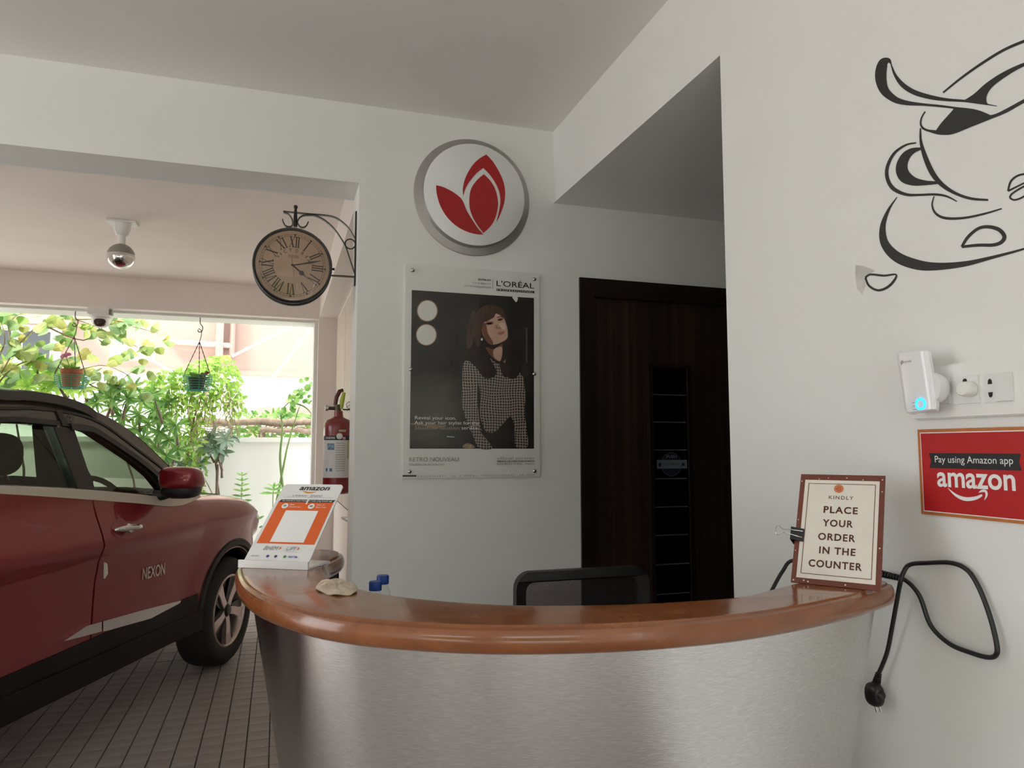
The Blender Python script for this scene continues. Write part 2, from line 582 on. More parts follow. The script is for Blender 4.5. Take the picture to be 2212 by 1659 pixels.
# =================================================================== CAR (right side towards us, nose away to the right)
TH = math.radians(22)
c_h = V((math.sin(TH), math.cos(TH), 0)); c_n = V((math.cos(TH), -math.sin(TH), 0))
HWF = 0.875
wface = at(500, 1318, 2, .332)
car_loc = V((wface.x, wface.y, 0)) - c_n * HWF
car = thing('car', 'dark red compact sport utility car with black roof and cream belt stripe', 'car', car_loc, PI / 2 - TH, local=True)
def lat_side(z):            # cabin side leans in
    return .842 - max(z - 1.06, 0) * .40
def CU(px, py, lat=None):
    """pixel -> (u, z) on the car's right side (leaning cabin side when lat is None)"""
    d = ray(px, py)
    l = lat if lat is not None else .84
    for _ in range(8):
        q = car_loc + c_n * l
        t = (q - EYE).dot(c_n) / d.dot(c_n)
        p = EYE + d * t
        if lat is not None:
            break
        l = lat_side(p.z)
    return ((p - car_loc).dot(c_h), p.z)
m, nt, b = node_mat('dark_red_car_paint')
lw = nt.nodes.new('ShaderNodeLayerWeight'); lw.inputs[0].default_value = .35
c = ramp(nt, lw.outputs['Facing'], [(0.0, (0.28, 0.007, 0.019)), (1.0, (0.17, 0.004, 0.012))])
nt.links.new(c, b.inputs['Base Color'])
b.inputs['Metallic'].default_value = .35
b.inputs['Roughness'].default_value = .32
b.inputs['Coat Weight'].default_value = 1.0
b.inputs['Coat Roughness'].default_value = .03
RED = m
ROOFM = mat('dark_bronze_roof_paint', (0.055, 0.047, 0.040), 0.25, 0.3, coat=.8)
CLAD = mat('black_cladding', (0.008, 0.007, 0.007), 0.5, bump=.1, bscale=300, spec=.3)
CREAM = mat('cream_stripe', (0.66, 0.60, 0.50), 0.35, var=.03, coat=.4)
RUBB = mat('tyre_rubber', (0.014, 0.013, 0.013), 0.75, var=.2, bump=.2, bscale=120)
CGLASS = glass_mat('tinted_car_glass', (0.58, 0.64, 0.57), 1.0, 0.0, 1.4)
INTR = mat('dark_car_interior', (0.010, 0.010, 0.010), 0.8, var=.2)

def lerp(tab, x):
    if x <= tab[0][0]: return tab[0][1]
    for (a, fa), (b_, fb) in zip(tab, tab[1:]):
        if x <= b_:
            return fa + (fb - fa) * (x - a) / (b_ - a)
    return tab[-1][1]
HWT = [(.20, .800), (.30, .838), (.45, .856), (.60, .858), (.74, .862), (.84, .876), (.90, .899), (.915, .901), (.955, .890), (1.0, .872), (1.05, .852), (1.10, .836)]
def plan(u):
    g = 1.0
    if u > .10: g -= .30 * ((u - .10) / .72) ** 2.2
    if u < -2.7: g -= .16 * ((-2.7 - u) / .5) ** 2
    return g
def flare(u, z):
    f = 0
    for w in (0.0, -2.498):
        r = math.hypot(u - w, z - .36)
        f = max(f, .022 * math.exp(-((r - .42) / .12) ** 2))
    return f
def hw(u, z):
    return (lerp(HWT, z) + flare(u, z)) * plan(u)
ZS = [(-3.2, 1.0), (-3.1, 1.12), (-2.6, 1.20), (-1.9, 1.175), (-1.2, 1.115), (-.75, 1.065), (-.45, 1.035), (-.1, 1.005), (.2, .965), (.42, .90), (.6, .80), (.74, .70), (.80, .62)]
ZB = [(-3.2, .48), (-3.0, .38), (-2.5, .31), (.2, .31), (.6, .30), (.80, .36)]
CROWN = [(-3.2, .0), (-1.0, .0), (-.7, .05), (0, .075), (.5, .10), (.8, .12)]
us = [-3.2, -3.12, -3.0, -2.85] + [-2.7 + .1 * i for i in range(31)] + [.36, .42, .48, .54, .60, .66, .71, .75, .78, .80]
body = MB()
secs = []
NZ = 14
for u in us:
    zs, zb, cr = lerp(ZS, u), lerp(ZB, u), lerp(CROWN, u)
    s_ = []
    for i in range(NZ + 1):
        z = zb + (zs - zb) * i / NZ
        s_.append((hw(u, min(z, 1.10) if zs > .9 else z * (.95 / max(zs, .6)) if z > .6 else z), z))
    w_ = s_[-1][0]
    for fr, dz in ((.975, .35), (.93, .62), (.85, .8), (.65, .93), (.35, .99), (0, 1)):
        s_.append((w_ * fr, zs + cr * dz))
    right = [V((u, -y, z)) for y, z in s_]
    left = [V((u, y, z)) for y, z in reversed(s_[:-1])]
    secs.append(right + left)
n_ = len(secs[0])
for s_ in secs:
    body.v += s_
for i in range(len(secs) - 1):
    for k in range(n_):
        l = (k + 1) % n_
        body.f.append((i * n_ + k, i * n_ + l, (i + 1) * n_ + l, (i + 1) * n_ + k))
body.f.append(tuple(range(n_)))
body.f.append(tuple((len(secs) - 1) * n_ + k for k in range(n_)))
bo = part('body', body, RED, car, smooth=35)
# wheel-arch cut-outs
cut = MB()
for w in (0.0, -2.498):
    for s_ in (1, -1):
        cut.add([], [])
        pr_ = [(r, h) for r, h in ((0.0, .58), (.385, .58), (.385, 1.1), (0.0, 1.1))]
        ck = MB().lathe([(max(r, 1e-4), h * s_) for r, h in pr_], 40, (w, 0, .335), 'Y')
        cut.add(ck.v, ck.f)
cuto = link_mesh('arch_cutter', cut, None)
bm_ = bo.modifiers.new('arches', 'BOOLEAN')
bm_.operation = 'DIFFERENCE'; bm_.object = cuto; bm_.solver = 'EXACT'
cuto.location = (0, 0, 0)
bo.parent = None                       # evaluate in car space
bpy.context.view_layer.update()
dg = bpy.context.evaluated_depsgraph_get()
nm = bpy.data.meshes.new_from_object(bo.evaluated_get(dg))
bo.modifiers.clear()
bo.data = nm
bo.parent = car
bpy.data.objects.remove(cuto)

def side_map(off):
    """(u, z) on the lower body's right side, offset outward"""
    return lambda u, z, s_=-1: V((u, s_ * (hw(u, z) + off), z))
def skin(outl, off, n=20, mz=30, sgn=-1, thick=0.004):
    """skin panel following the body side; outl = function u -> (z0, z1), u range"""
    u0, u1, lo, hi = outl
    mb = MB()
    for lay, o_ in ((0, off), (1, off - thick)):
        for i in range(n + 1):
            for k in range(mz + 1):
                t = k / mz
                ua, ub = u0(t), u1(t)
                u = ua + (ub - ua) * i / n
                z0, z1 = lo(u), hi(u)
                z = z0 + (z1 - z0) * t
                mb.v.append(V((u, sgn * (hw(u, z) + o_), z)))
    W_ = mz + 1
    off2 = (n + 1) * W_
    for i in range(n):
        for k in range(mz):
            a = i * W_ + k
            mb.f.append((a, a + W_, a + W_ + 1, a + 1))
    edge = [i * W_ for i in range(n + 1)] + [n * W_ + k for k in range(1, W_)] + [i * W_ + mz for i in range(n - 1, -1, -1)] + [k for k in range(mz - 1, 0, -1)]
    for a, b_ in zip(edge, edge[1:] + edge[:1]):
        mb.f.append((a, b_, b_ + off2, a + off2))
    return mb
beltz = lambda u: lerp([(-2.6, CU(0, 1066, .87)[1] + .02), (-1.9, CU(0, 1066, .87)[1]), (-1.2, CU(212, 1078, .87)[1]), (-.75, CU(340, 1090, .87)[1] + .003), (-.6, CU(372, 1094, .87)[1]), (-.4, 1.02)], u)
uB = CU(222, 1100, .89)[0]
uF = CU(437, 1150, .88)[0]
for sgn in (-1, 1):
    fd = part('front_door', skin((lambda t: uB + .006 + .0 * t, lambda t: uF - .006 - .03 * (1 - t) ** 3 * 3, lambda u: .40 + max(0, (u + .62) * .35), lambda u: beltz(u) - .002), .006, sgn=sgn), RED, car, smooth=50)
    rd = part('rear_door', skin((lambda t: -2.22 + .16 * (1 - t), lambda t: uB - .006, lambda u: .40 + max(0, (-2.05 - u) * 1.2), lambda u: beltz(u) - .002), .006, sgn=sgn), RED, car, smooth=50)
    if sgn < 0:
        DOORS = (fd, rd)
# cream belt stripe (with the kick under the mirror)
for sgn in (-1, 1):
    up_ = [CU(*p, .862) for p in ((-200, 1038), (0, 1048), (100, 1052), (200, 1058), (300, 1067), (355, 1073), (385, 1072), (410, 1067), (432, 1061))]
    dn_ = [CU(*p, .868) for p in ((-200, 1056), (0, 1066), (100, 1072), (200, 1079), (300, 1087), (355, 1093), (380, 1093), (405, 1088), (438, 1074))]
    L = [(-2.6, up_[0][1] + .01)] + [tuple(p) for p in crom(up_, 4)]
    R_ = [(-2.6, dn_[0][1] + .01)] + [tuple(p) for p in crom(dn_, 4)]
    mb = MB()
    for (a, b_) in zip(L, R_):
        mb.v += [V((a[0], sgn * (hw(a[0], min(a[1], 1.1)) + .010), a[1])), V((b_[0], sgn * (hw(b_[0], b_[1]) + .010), b_[1])), V((b_[0], sgn * (hw(b_[0], b_[1]) - .012), b_[1])), V((a[0], sgn * (hw(a[0], min(a[1], 1.1)) - .03), a[1]))]
    for i in range(len(L) - 1):
        for k in range(4):
            l = (k + 1) % 4
            mb.f.append((4 * i + k, 4 * i + l, 4 * i + 4 + l, 4 * i + 4 + k))
    n4 = 4 * (len(L) - 1)
    mb.f += [(0, 1, 2, 3), (n4, n4 + 3, n4 + 2, n4 + 1)]
    part('belt_stripe', mb, CREAM, car, smooth=40)

# cabin: side frames with window openings
def cab(sgn):
    return lambda u, z, t: V((u, sgn * (lat_side(z) - .004 - t), z))
wf = [CU(*p) for p in ((159, 926), (180, 928), (199, 934), (239, 960), (292, 996), (331, 1029), (352, 1056), (362, 1070), (203, 1058), (186, 1006))]
wr = [CU(*p) for p in ((117, 922), (60, 916), (0, 914))] + [(-2.25, 1.40), (-2.40, 1.33), (-2.45, 1.25)] + [CU(*p) for p in ((0, 1046), (170, 1054), (145, 990))]
roofl = [CU(*p) for p in ((393, 1040), (371, 1012), (318, 960), (279, 928), (239, 903), (205, 888), (159, 875), (80, 863), (0, 858))]
roofl = roofl + [(-2.2, roofl[-1][1] - .005), (-2.6, roofl[-1][1] - .05), (-2.85, 1.42), (-3.05, 1.15)]
outline = roofl + [(-3.05, 1.05), (-.50, 1.03)]
for sgn in (-1, 1):
    fr_ = part('cabin_frame', MB().prism(outline, cab(sgn), 0, .05, holes=[wf, wr]), ROOFM, car)
    for nm_, w_ in (('front_window', wf), ('rear_window', wr)):
        cx = sum(p[0] for p in w_) / len(w_); cz = sum(p[1] for p in w_) / len(w_)
        w2 = [(cx + (a - cx) * 1.015, cz + (z - cz) * 1.03) for a, z in w_]
        part(nm_, MB().prism(w2, cab(sgn), .016, .020), CGLASS, car)
    # black gasket and rain visor bands along the window tops, black B pillar cover
    for nm_, ln, wd_ in (('rain_visor', [CU(*p) for p in ((150, 921), (180, 924), (205, 931), (243, 955), (296, 991), (338, 1026), (368, 1062))], .03), ('rain_visor', [CU(*p) for p in ((125, 914), (60, 908), (0, 906))] + [(-2.3, 1.42)], .022)):
        L, R_ = ribbon([(a, z, wd_) for a, z in ln], 4)
        part(nm_, MB().prism(L + R_[::-1], cab(sgn), -.016, .0), BLACKP, car)
    gl_ = [CU(*p) for p in ((0, 881), (60, 881), (119, 886), (170, 895), (205, 907), (239, 926), (300, 972), (345, 1006), (366, 1024))]
    L, R_ = ribbon([(-2.5, gl_[0][1] - .02, .010)] + [(a, z, .012) for a, z in gl_], 4)
    part('gutter_seal', MB().prism(L + R_[::-1], cab(sgn), -.005, .0), BLACKP, car)
    cv = [CU(*p) for p in ((119, 884), (130, 886), (150, 921), (134, 919))]
    part('visor_joint', MB().prism(cv, cab(sgn), -.008, .0), BLACKP, car)
    bp_ = [CU(*p) for p in ((116, 922), (159, 926), (186, 1006), (206, 1060), (168, 1056), (143, 990))]
    part('pillar_cover', MB().prism(bp_, cab(sgn), -.006, .0), BLACKP, car)
    # triangular patch between mirror and window
    tri = [CU(*p) for p in ((331, 1026), (372, 1014), (386, 1030), (380, 1076), (352, 1074), (356, 1060))]
    part('mirror_patch', MB().prism(tri, cab(sgn), -.010, .0), BLACKP, car)
# roof skin
rl = resample([tuple(p) for p in crom(roofl, 5)], 44)
mb = MB()
NL = 13
for (u, z) in rl:
    w_ = lat_side(z) - .002
    for k in range(NL):
        s_ = -1 + 2 * k / (NL - 1)
        edge_ = 1 - s_ * s_
        fwd = .22 * edge_ * min(1, max(0, (u + 1.35) / .55)) - .10 * edge_ * min(1, max(0, (-2.6 - u) / .3))
        mb.v.append(V((u + fwd, s_ * w_, z + .045 * edge_ * min(1, max(.25, (-u - .4) / .9)))))
fr_faces, ws_faces, bk_faces = [], [], []
for i in range(len(rl) - 1):
    for k in range(NL - 1):
        q = (i * NL + k, i * NL + k + 1, (i + 1) * NL + k + 1, (i + 1) * NL + k)
        umid = rl[i][0]
        (ws_faces if umid > CU(226, 897)[0] and 0 < k < NL - 2 else bk_faces if umid < -2.72 and 0 < k < NL - 2 else fr_faces).append(q)
for nm_, fs_, mt_ in (('roof', fr_faces, ROOFM), ('windscreen', ws_faces, CGLASS), ('rear_screen', bk_faces, CGLASS)):
    m2 = MB(); m2.v = list(mb.v); m2.f = fs_
    used = sorted({i for f in fs_ for i in f}); ix = {a: k for k, a in enumerate(used)}
    m2.v = [mb.v[i] for i in used]; m2.f = [tuple(ix[i] for i in f) for f in fs_]
    part(nm_, m2, mt_, car, smooth=50)
# roof rails
for sgn in (-1, 1):
    rp_ = [CU(*p, .66) for p in ((0, 839), (60, 842), (120, 851), (160, 862), (190, 875), (207, 888))]
    pts = [(-2.75, rp_[0][1] - .05), (-2.5, rp_[0][1] + .005)] + rp_
    cen = crom([(u, z) for u, z in pts], 5)
    mb = MB()
    for i, (u, z) in enumerate(cen):
        y = sgn * .645
        for dy, dz in ((-.022, -.045), (-.022, -.006), (0, .0), (.022, -.006), (.022, -.045)):
            mb.v.append(V((u, y + dy, z + dz)))
    for i in range(len(cen) - 1):
        for k in range(5):
            l = (k + 1) % 5
            mb.f.append((5 * i + k, 5 * i + l, 5 * i + 5 + l, 5 * i + 5 + k))
    n5 = 5 * (len(cen) - 1)
    mb.f += [(0, 1, 2, 3, 4), (n5 + 4, n5 + 3, n5 + 2, n5 + 1, n5)]
    part('roof_rail', mb, mat('grey_rail', (.06, .058, .05), .4), car, smooth=40)
# wheels
RIMD = mat('rim_black', (0.010, 0.010, 0.010), 0.3)
RIMS = mat('rim_machined', (0.62, 0.52, 0.50), 0.3, 0.8)
for wu in (0.0, -2.498):
    for sgn in (-1, 1):
        o_ = (wu, 0, .332)
        yo = lambda d: sgn * (HWF - d)
        ty = part('tyre', MB().lathe([(.215, yo(.02)), (.235, yo(.004)), (.27, yo(0)), (.305, yo(.008)), (.325, yo(.03)), (.332, yo(.06)), (.332, yo(.16)), (.322, yo(.195)), (.29, yo(.215)), (.22, yo(.205))], 56, o_, 'Y'), RUBB, car, smooth=50)
        rm = part('rim', MB().lathe([(.222, yo(.012)), (.212, yo(.006)), (.205, yo(.016)), (.196, yo(.07)), (.19, yo(.19))], 48, o_, 'Y'), RIMS, car, smooth=40)
        part('brake_disc', MB().lathe([(.0001, yo(.10)), (.15, yo(.10)), (.15, yo(.12)), (.0001, yo(.12))], 32, o_, 'Y'), RIMD, rm)
        for k in range(5):
            a = 2 * PI * k / 5 + .45
            M_ = Matrix.Rotation(a * (-sgn), 3, 'Y')
            def spm(x, z, t, M_=M_):
                p = M_ @ V((x, 0, z))
                return V((p.x + wu, yo(.028 + t - .012 * abs(z) / .2), p.z + .332))
            part('spoke', MB().prism([(-.020, .02), (.024, .02), (.030, .09), (.048, .15), (.062, .200), (-.010, .207), (-.008, .15), (-.018, .09)], spm, 0, .03), RIMS, rm)
            part('spoke_recess', MB().prism([(-.034, .05), (-.014, .09), (-.006, .15), (-.012, .2), (-.06, .194), (-.05, .12)], spm, .012, .035), RIMD, rm)
        part('hub_cap', MB().lathe([(.0001, yo(.012)), (.028, yo(.014)), (.034, yo(.022)), (.05, yo(.03)), (.06, yo(.05))], 20, o_, 'Y'), RIMD, rm, smooth=40)
        # arch cladding and liner
        ring = MB()
        A0, A1, NA = -.28, PI + .28, 36
        for i in range(NA + 1):
            a = A0 + (A1 - A0) * i / NA
            for r in (.375, .40, .435, .445):
                u, z = wu + r * math.cos(a), .335 + r * math.sin(a)
                zz = max(z, .30)
                offs = {.375: -.02, .40: .012, .435: .010, .445: -.004}[r]
                ring.v.append(V((u, sgn * (hw(u, max(zz, .3)) + offs), zz)))
        for i in range(NA):
            for k in range(3):
                ring.f.append((i * 4 + k, i * 4 + k + 1, i * 4 + 5 + k, i * 4 + 4 + k))
        part('arch_cladding', ring, CLAD, car, smooth=40)
        part('arch_liner', MB().lathe([(.381, yo(.03)), (.381, yo(.27)), (.0001, yo(.27))], 32, (wu, 0, .335), 'Y', arc=PI + .3, a0=-.15), CLAD, car)
# sill cladding
for sgn in (-1, 1):
    mb = skin((lambda t: -2.05, lambda t: -.36 - .03 * t, lambda u: .300, lambda u: .415 + .0 * u), .016, n=10, mz=5, sgn=sgn, thick=.02)
    part('sill_cladding', mb, CLAD, car, smooth=40)
    mb = skin((lambda t: -1.95, lambda t: -.45, lambda u: .412, lambda u: .49 + .02 * (u + 1.95)), .011, n=10, mz=3, sgn=sgn, thick=.01)
    part('door_cladding', mb, CLAD, car, smooth=40)
# chrome door garnish in two pieces
def side_piece(pxs, off, t):
    pts = [CU(*p, .89) for p in pxs]
    return MB().prism(pts, lambda u, z, k: V((u, -(hw(u, z) + off - t * k), z)), 0, 1)
part('chrome_garnish', side_piece(((143, 1385), (192, 1352), (224, 1343), (224, 1364), (180, 1376)), .024, .02), CHROME, car)
part('chrome_garnish', side_piece(((227, 1342), (320, 1316), (395, 1297), (392, 1303), (330, 1336), (238, 1362), (227, 1364)), .024, .02), CHROME, car)
# handle in its recess
hu, hz = CU(279, 1142, .905)
hd = part('handle_recess', MB().prism([(hu + .115 * math.cos(2 * PI * k / 24), hz + .048 * math.sin(2 * PI * k / 24)) for k in range(24)], lambda u, z, k: V((u, -(hw(u, z) + .0085 - .01 * k), z)), 0, 1), RED, DOORS[0])
hp = crom([(hu - .10, hz + .004, .0), (hu - .07, hz + .006, .018), (hu, hz + .006, .026), (hu + .07, hz + .002, .02), (hu + .105, hz - .004, .0)], 5)
part('door_handle', MB().tube([V((a, -(hw(a, z) + .012 + d), z)) for a, z, d in hp], [.006 + .010 * math.sin(PI * i / (len(hp) - 1)) for i in range(len(hp))], 10), CHROME, DOORS[0], smooth=60)
part('door_handle', MB().lathe([(.0001, -(hw(hu, hz) + .046)), (.020, -(hw(hu, hz) + .044)), (.024, -(hw(hu, hz) + .03))], 16, (hu - .02, 0, hz + .004), 'Y'), CHROME, DOORS[0], smooth=50)
h2 = MB().tube([V((a - 1.0, -(hw(a - 1.0, z) + .012 + d), z + .01)) for a, z, d in hp], [.006 + .010 * math.sin(PI * i / (len(hp) - 1)) for i in range(len(hp))], 10)
part('door_handle', h2, CHROME, DOORS[1], smooth=60)
# door edge guard
g0, g1 = CU(233, 1215, .9), CU(237, 1250, .9)
part('edge_guard', MB().prism([(g0[0], g0[1]), (g0[0] + .018, g0[1] - .01), (g1[0] + .016, g1[1] + .02), (g1[0], g1[1])], lambda u, z, k: V((u, -(hw(u, z) + .014 - .008 * k), z)), 0, 1), mat('white_guard', (.75, .73, .68), .4), DOORS[0])
# model badge
bu0, bz0 = CU(319, 1253, .9); bu1, bz1 = CU(367, 1240, .9)
mb = MB()
sl = (bz1 - bz0) / (bu1 - bu0)
text(mb, 'NEXON', lambda a, b_: V((a, -(hw(a, .7) + .0115), bz0 + (a - bu0) * sl + b_)), bu0, 0, bu1 - bu0, .058, bold=.012)
part('badge_lettering', mb, CHROME, DOORS[0])
# round badge on the visor
lu, lz = CU(154, 903)
mb = MB()
fB = lambda a, z: V((a, -(lat_side(z) + .001), z))
k = 20
for i in range(k):
    a0, a1 = 2 * PI * i / k, 2 * PI * (i + 1) / k
    mb.quad(fB(lu + .022 * math.cos(a0), lz + .016 * math.sin(a0)), fB(lu + .022 * math.cos(a1), lz + .016 * math.sin(a1)), fB(lu + .018 * math.cos(a1), lz + .013 * math.sin(a1)), fB(lu + .018 * math.cos(a0), lz + .013 * math.sin(a0)))
mb.quad(fB(lu - .012, lz + .008), fB(lu + .012, lz + .008), fB(lu + .012, lz + .005), fB(lu - .012, lz + .005))
mb.quad(fB(lu - .002, lz + .006), fB(lu + .002, lz + .006), fB(lu + .002, lz - .012), fB(lu - .002, lz - .012))
part('round_badge', mb, mat('dull_badge', (.09, .085, .08), .35, .6), car)
# wing mirrors
mu, mz = CU(398, 1038, .97)
for sgn in (-1, 1):
    mcap = MB().blob((0, 0, 0), (.085, .105, .062), 3.4, 24, 14)
    for v in mcap.v:
        v.x *= 1 - .25 * (v.z / .062)
        v.x -= .02 * (1 + v.z / .062)
    lo_, hi_ = MB(), MB()
    wm = part('wing_mirror', MB().blob((mu, sgn * .955, mz - .045), (.078, .10, .05), 2.8, 20, 10), BLACKP, car, smooth=60)
    part('mirror_cap', MB().add([v + V((mu + .012, sgn * .960, mz + .012)) for v in mcap.v], mcap.f), RED, wm, smooth=60)
    part('turn_signal', MB().blob((mu + .012, sgn * .965, mz - .026), (.081, .098, .006), 3, 20, 6), CHROME, wm, smooth=60)
    part('mirror_stalk', MB().tube([V((mu - .02, sgn * .82, mz - .08)), V((mu - .01, sgn * .87, mz - .075)), V((mu, sgn * .92, mz - .06))], [.03, .026, .022], 10), BLACKP, wm, smooth=60)
# interior: seats, steering wheel, dashboard, floor
part('cabin_floor', MB().box((-2.6, -.78, .42), (-.35, .78, .46)), INTR, car)
part('dashboard', MB().blob((-.42, 0, .99), (.18, .74, .13), 4, 20, 10), INTR, car, smooth=60)
part('rear_bench', MB().blob((-2.35, 0, .80), (.14, .66, .34), 4, 20, 10).blob((-2.1, 0, .62), (.28, .66, .12), 4, 20, 8), INTR, car, smooth=60)
for s_ in (-1, 1):
    st = part('front_seat', MB().blob((-1.27, s_ * .38, .86), (.10, .25, .36), 3.2, 18, 12).blob((-1.03, s_ * .38, .60), (.28, .25, .12), 3.5, 18, 8), INTR, car, smooth=60)
    part('headrest', MB().blob((-1.41, s_ * .38, 1.32), (.06, .14, .10), 2.8, 18, 12), INTR, st, smooth=60)
    for k in (-1, 1):
        part('headrest_post', MB().tube([V((-1.31, s_ * .38 + k * .05, 1.12)), V((-1.40, s_ * .38 + k * .05, 1.25))], .008, 8), CHROME, st)
    part('pillar_trim', MB().prism([(-1.44, .5), (-1.16, .5), (-1.20, 1.2), (-1.28, 1.46), (-1.42, 1.47)], lambda u, z, t, s_=s_: V((u, s_ * (lat_side(z) - .058 - t), z)), 0, .05), INTR, car)
part('roof_lining', MB().box((-2.6, -.60, 1.475), (-1.1, .60, 1.49)), INTR, car)
swM = Matrix.Rotation(math.radians(-24), 3, 'Y')
ring = [swM @ V((0, .185 * math.cos(2 * PI * k / 28), .185 * math.sin(2 * PI * k / 28))) + V((-.66, -.38, 1.02)) for k in range(28)]
sw = part('steering_wheel', MB().tube(ring, .015, 8, closed=True), INTR, car, smooth=60)
part('steering_hub', MB().tube([V((-.66, -.38, 1.02)), V((-.50, -.38, .94))], [.07, .05], 12), INTR, sw, smooth=60)
part('hood_line', MB().tube([V((u, -.70 * plan(u) , lerp(ZS, u) + lerp(CROWN, u) * .83 + .004)) for u in (-.3, -.1, .1, .3, .45, .58)], .003, 6), CLAD, car)
# headlamps and grille (turned away from us)
for sgn in (-1, 1):
    part('headlamp', MB().blob((.66, sgn * .55, .76), (.10, .17, .06), 3, 16, 8), CHROME, car, smooth=60)
part('grille', MB().blob((.77, 0, .62), (.04, .48, .12), 4, 16, 8), CLAD, car, smooth=60)
part('bumper', MB().blob((.62, 0, .40), (.19, .60, .13), 4, 20, 8), CLAD, car, smooth=60)

# =================================================================== RECEPTION COUNTER
ZC = 1.10
m, nt, b = node_mat('polished_brown_wood')
tc = nt.nodes.new('ShaderNodeTexCoord')
mp = nt.nodes.new('ShaderNodeMapping'); mp.inputs['Scale'].default_value = (2.2, 9, 9)
mp.inputs['Rotation'].default_value = (0, 0, .25)
nt.links.new(tc.outputs['Object'], mp.inputs[0])
nz = nt.nodes.new('ShaderNodeTexNoise'); nz.inputs['Scale'].default_value = 3.5; nz.inputs['Detail'].default_value = 6; nz.inputs['Distortion'].default_value = .6
nt.links.new(mp.outputs[0], nz.inputs['Vector'])
c = ramp(nt, nz.outputs['Fac'], [(0.25, (0.19, 0.058, 0.017)), (0.5, (0.235, 0.076, 0.023)), (0.75, (0.28, 0.094, 0.030))])
nt.links.new(c, b.inputs['Base Color'])
n2 = nt.nodes.new('ShaderNodeTexNoise'); n2.inputs['Scale'].default_value = 6; n2.inputs['Detail'].default_value = 5
nt.links.new(tc.outputs['Object'], n2.inputs['Vector'])
rr = ramp(nt, n2.outputs['Fac'], [(0.35, (.12, .12, .12)), (0.7, (.30, .30, .30))])
nt.links.new(rr, b.inputs['Roughness'])
b.inputs['Coat Weight'].default_value = .4
b.inputs['Coat Roughness'].default_value = .10
WOOD = m
zr = ZC - .022
outer_px = [(530, 1226), (512, 1240), (507, 1254), (518, 1286), (560, 1318), (640, 1347), (700, 1361), (800, 1375), (1000, 1388), (1200, 1389), (1400, 1381), (1600, 1363), (1750, 1338), (1850, 1315), (1908, 1298)]
outer = [tuple(at(x, y, 2, zr)[:2]) for x, y in outer_px] + [tuple(at(1938, 1281, 2, ZC - .018)[:2]), tuple(at(1941, 1272, 2, ZC - .012)[:2])]
inner_px = [(1930, 1261), (1908, 1256), (1860, 1252), (1800, 1253), (1750, 1257), (1710, 1263), (1650, 1278), (1586, 1293), (1400, 1306), (1250, 1310), (1110, 1310), (1000, 1304), (900, 1295), (830, 1285), (770, 1271), (722, 1252), (706, 1236), (712, 1221), (734, 1209), (745, 1201), (738, 1193), (700, 1189), (640, 1191), (580, 1203)]
inner = [tuple(at(x, y, 2, ZC - .005)[:2]) for x, y in inner_px]
loop = [tuple(p) for p in crom(outer + inner, 7, closed=True)]
loop = resample(loop + [loop[0]], 261)[:-1]
for _ in range(3):
    loop = [[(loop[i - 1][k] + 2 * loop[i][k] + loop[(i + 1) % len(loop)][k]) / 4 for k in (0, 1)] for i in range(len(loop))]
def inset(lp, d):
    n = len(lp)
    out = []
    area = sum(lp[i][0] * lp[(i + 1) % n][1] - lp[(i + 1) % n][0] * lp[i][1] for i in range(n))
    s_ = 1 if area > 0 else -1
    for i in range(n):
        a, b_ = lp[i - 2], lp[(i + 2) % n]
        dx, dy = b_[0] - a[0], b_[1] - a[1]
        l = math.hypot(dx, dy) or 1
        out.append((lp[i][0] - s_ * dy / l * d, lp[i][1] + s_ * dx / l * d))
    return out
cen = V((sum(p[0] for p in loop) / len(loop), sum(p[1] for p in loop) / len(loop), 0))
ctr = thing('reception_counter', 'curved reception counter with brushed steel front and polished brown wooden top', 'counter', cen)
mb = MB()
prof = [(.020, 0), (.014, -.0005), (.0125, -.003), (.010, -.0045), (.005, -.006), (.0015, -.012), (0, -.021), (.0015, -.030), (.006, -.037), (.013, -.041), (.03, -.042)]
rings = [inset(loop, d) for d, _ in prof]
n_ = len(loop)
for (d, dz), lp in zip(prof, rings):
    mb.v += [V((x, y, ZC + dz)) for x, y in lp]
for i in range(len(prof) - 1):
    for k in range(n_):
        l = (k + 1) % n_
        mb.f.append((i * n_ + k, i * n_ + l, (i + 1) * n_ + l, (i + 1) * n_ + k))
tr_ = tessellate_polygon([[V((x, y, 0)) for x, y in rings[0]]])
mb.f += [tuple(t) for t in tr_]
o_ = (len(prof) - 1) * n_
tr_ = tessellate_polygon([[V((x, y, 0)) for x, y in rings[-1]]])
mb.f += [tuple(i + o_ for i in t) for t in tr_]
part('worktop', mb, WOOD, ctr, smooth=35)
# brushed steel front, tapering to the floor
m, nt, b = node_mat('brushed_steel')
tc = nt.nodes.new('ShaderNodeTexCoord')
mp = nt.nodes.new('ShaderNodeMapping'); mp.inputs['Scale'].default_value = (45, 45, 700)
nt.links.new(tc.outputs['Object'], mp.inputs[0])
nz = nt.nodes.new('ShaderNodeTexNoise'); nz.inputs['Scale'].default_value = 1.6; nz.inputs['Detail'].default_value = 5
nt.links.new(mp.outputs[0], nz.inputs['Vector'])
c = ramp(nt, nz.outputs['Fac'], [(0.3, (0.63, 0.62, 0.61)), (0.55, (0.73, 0.72, 0.71)), (0.74, (0.88, 0.87, 0.85))])
nt.links.new(c, b.inputs['Base Color'])
b.inputs['Metallic'].default_value = 1.0
b.inputs['Roughness'].default_value = .19
b.inputs['Anisotropic'].default_value = .85
b.inputs['Anisotropic Rotation'].default_value = 0.25
tg = nt.nodes.new('ShaderNodeTangent'); tg.direction_type = 'RADIAL'; tg.axis = 'Z'
nt.links.new(tg.outputs[0], b.inputs['Tangent'])
bp = nt.nodes.new('ShaderNodeBump'); bp.inputs['Strength'].default_value = .12; bp.inputs['Distance'].default_value = .002
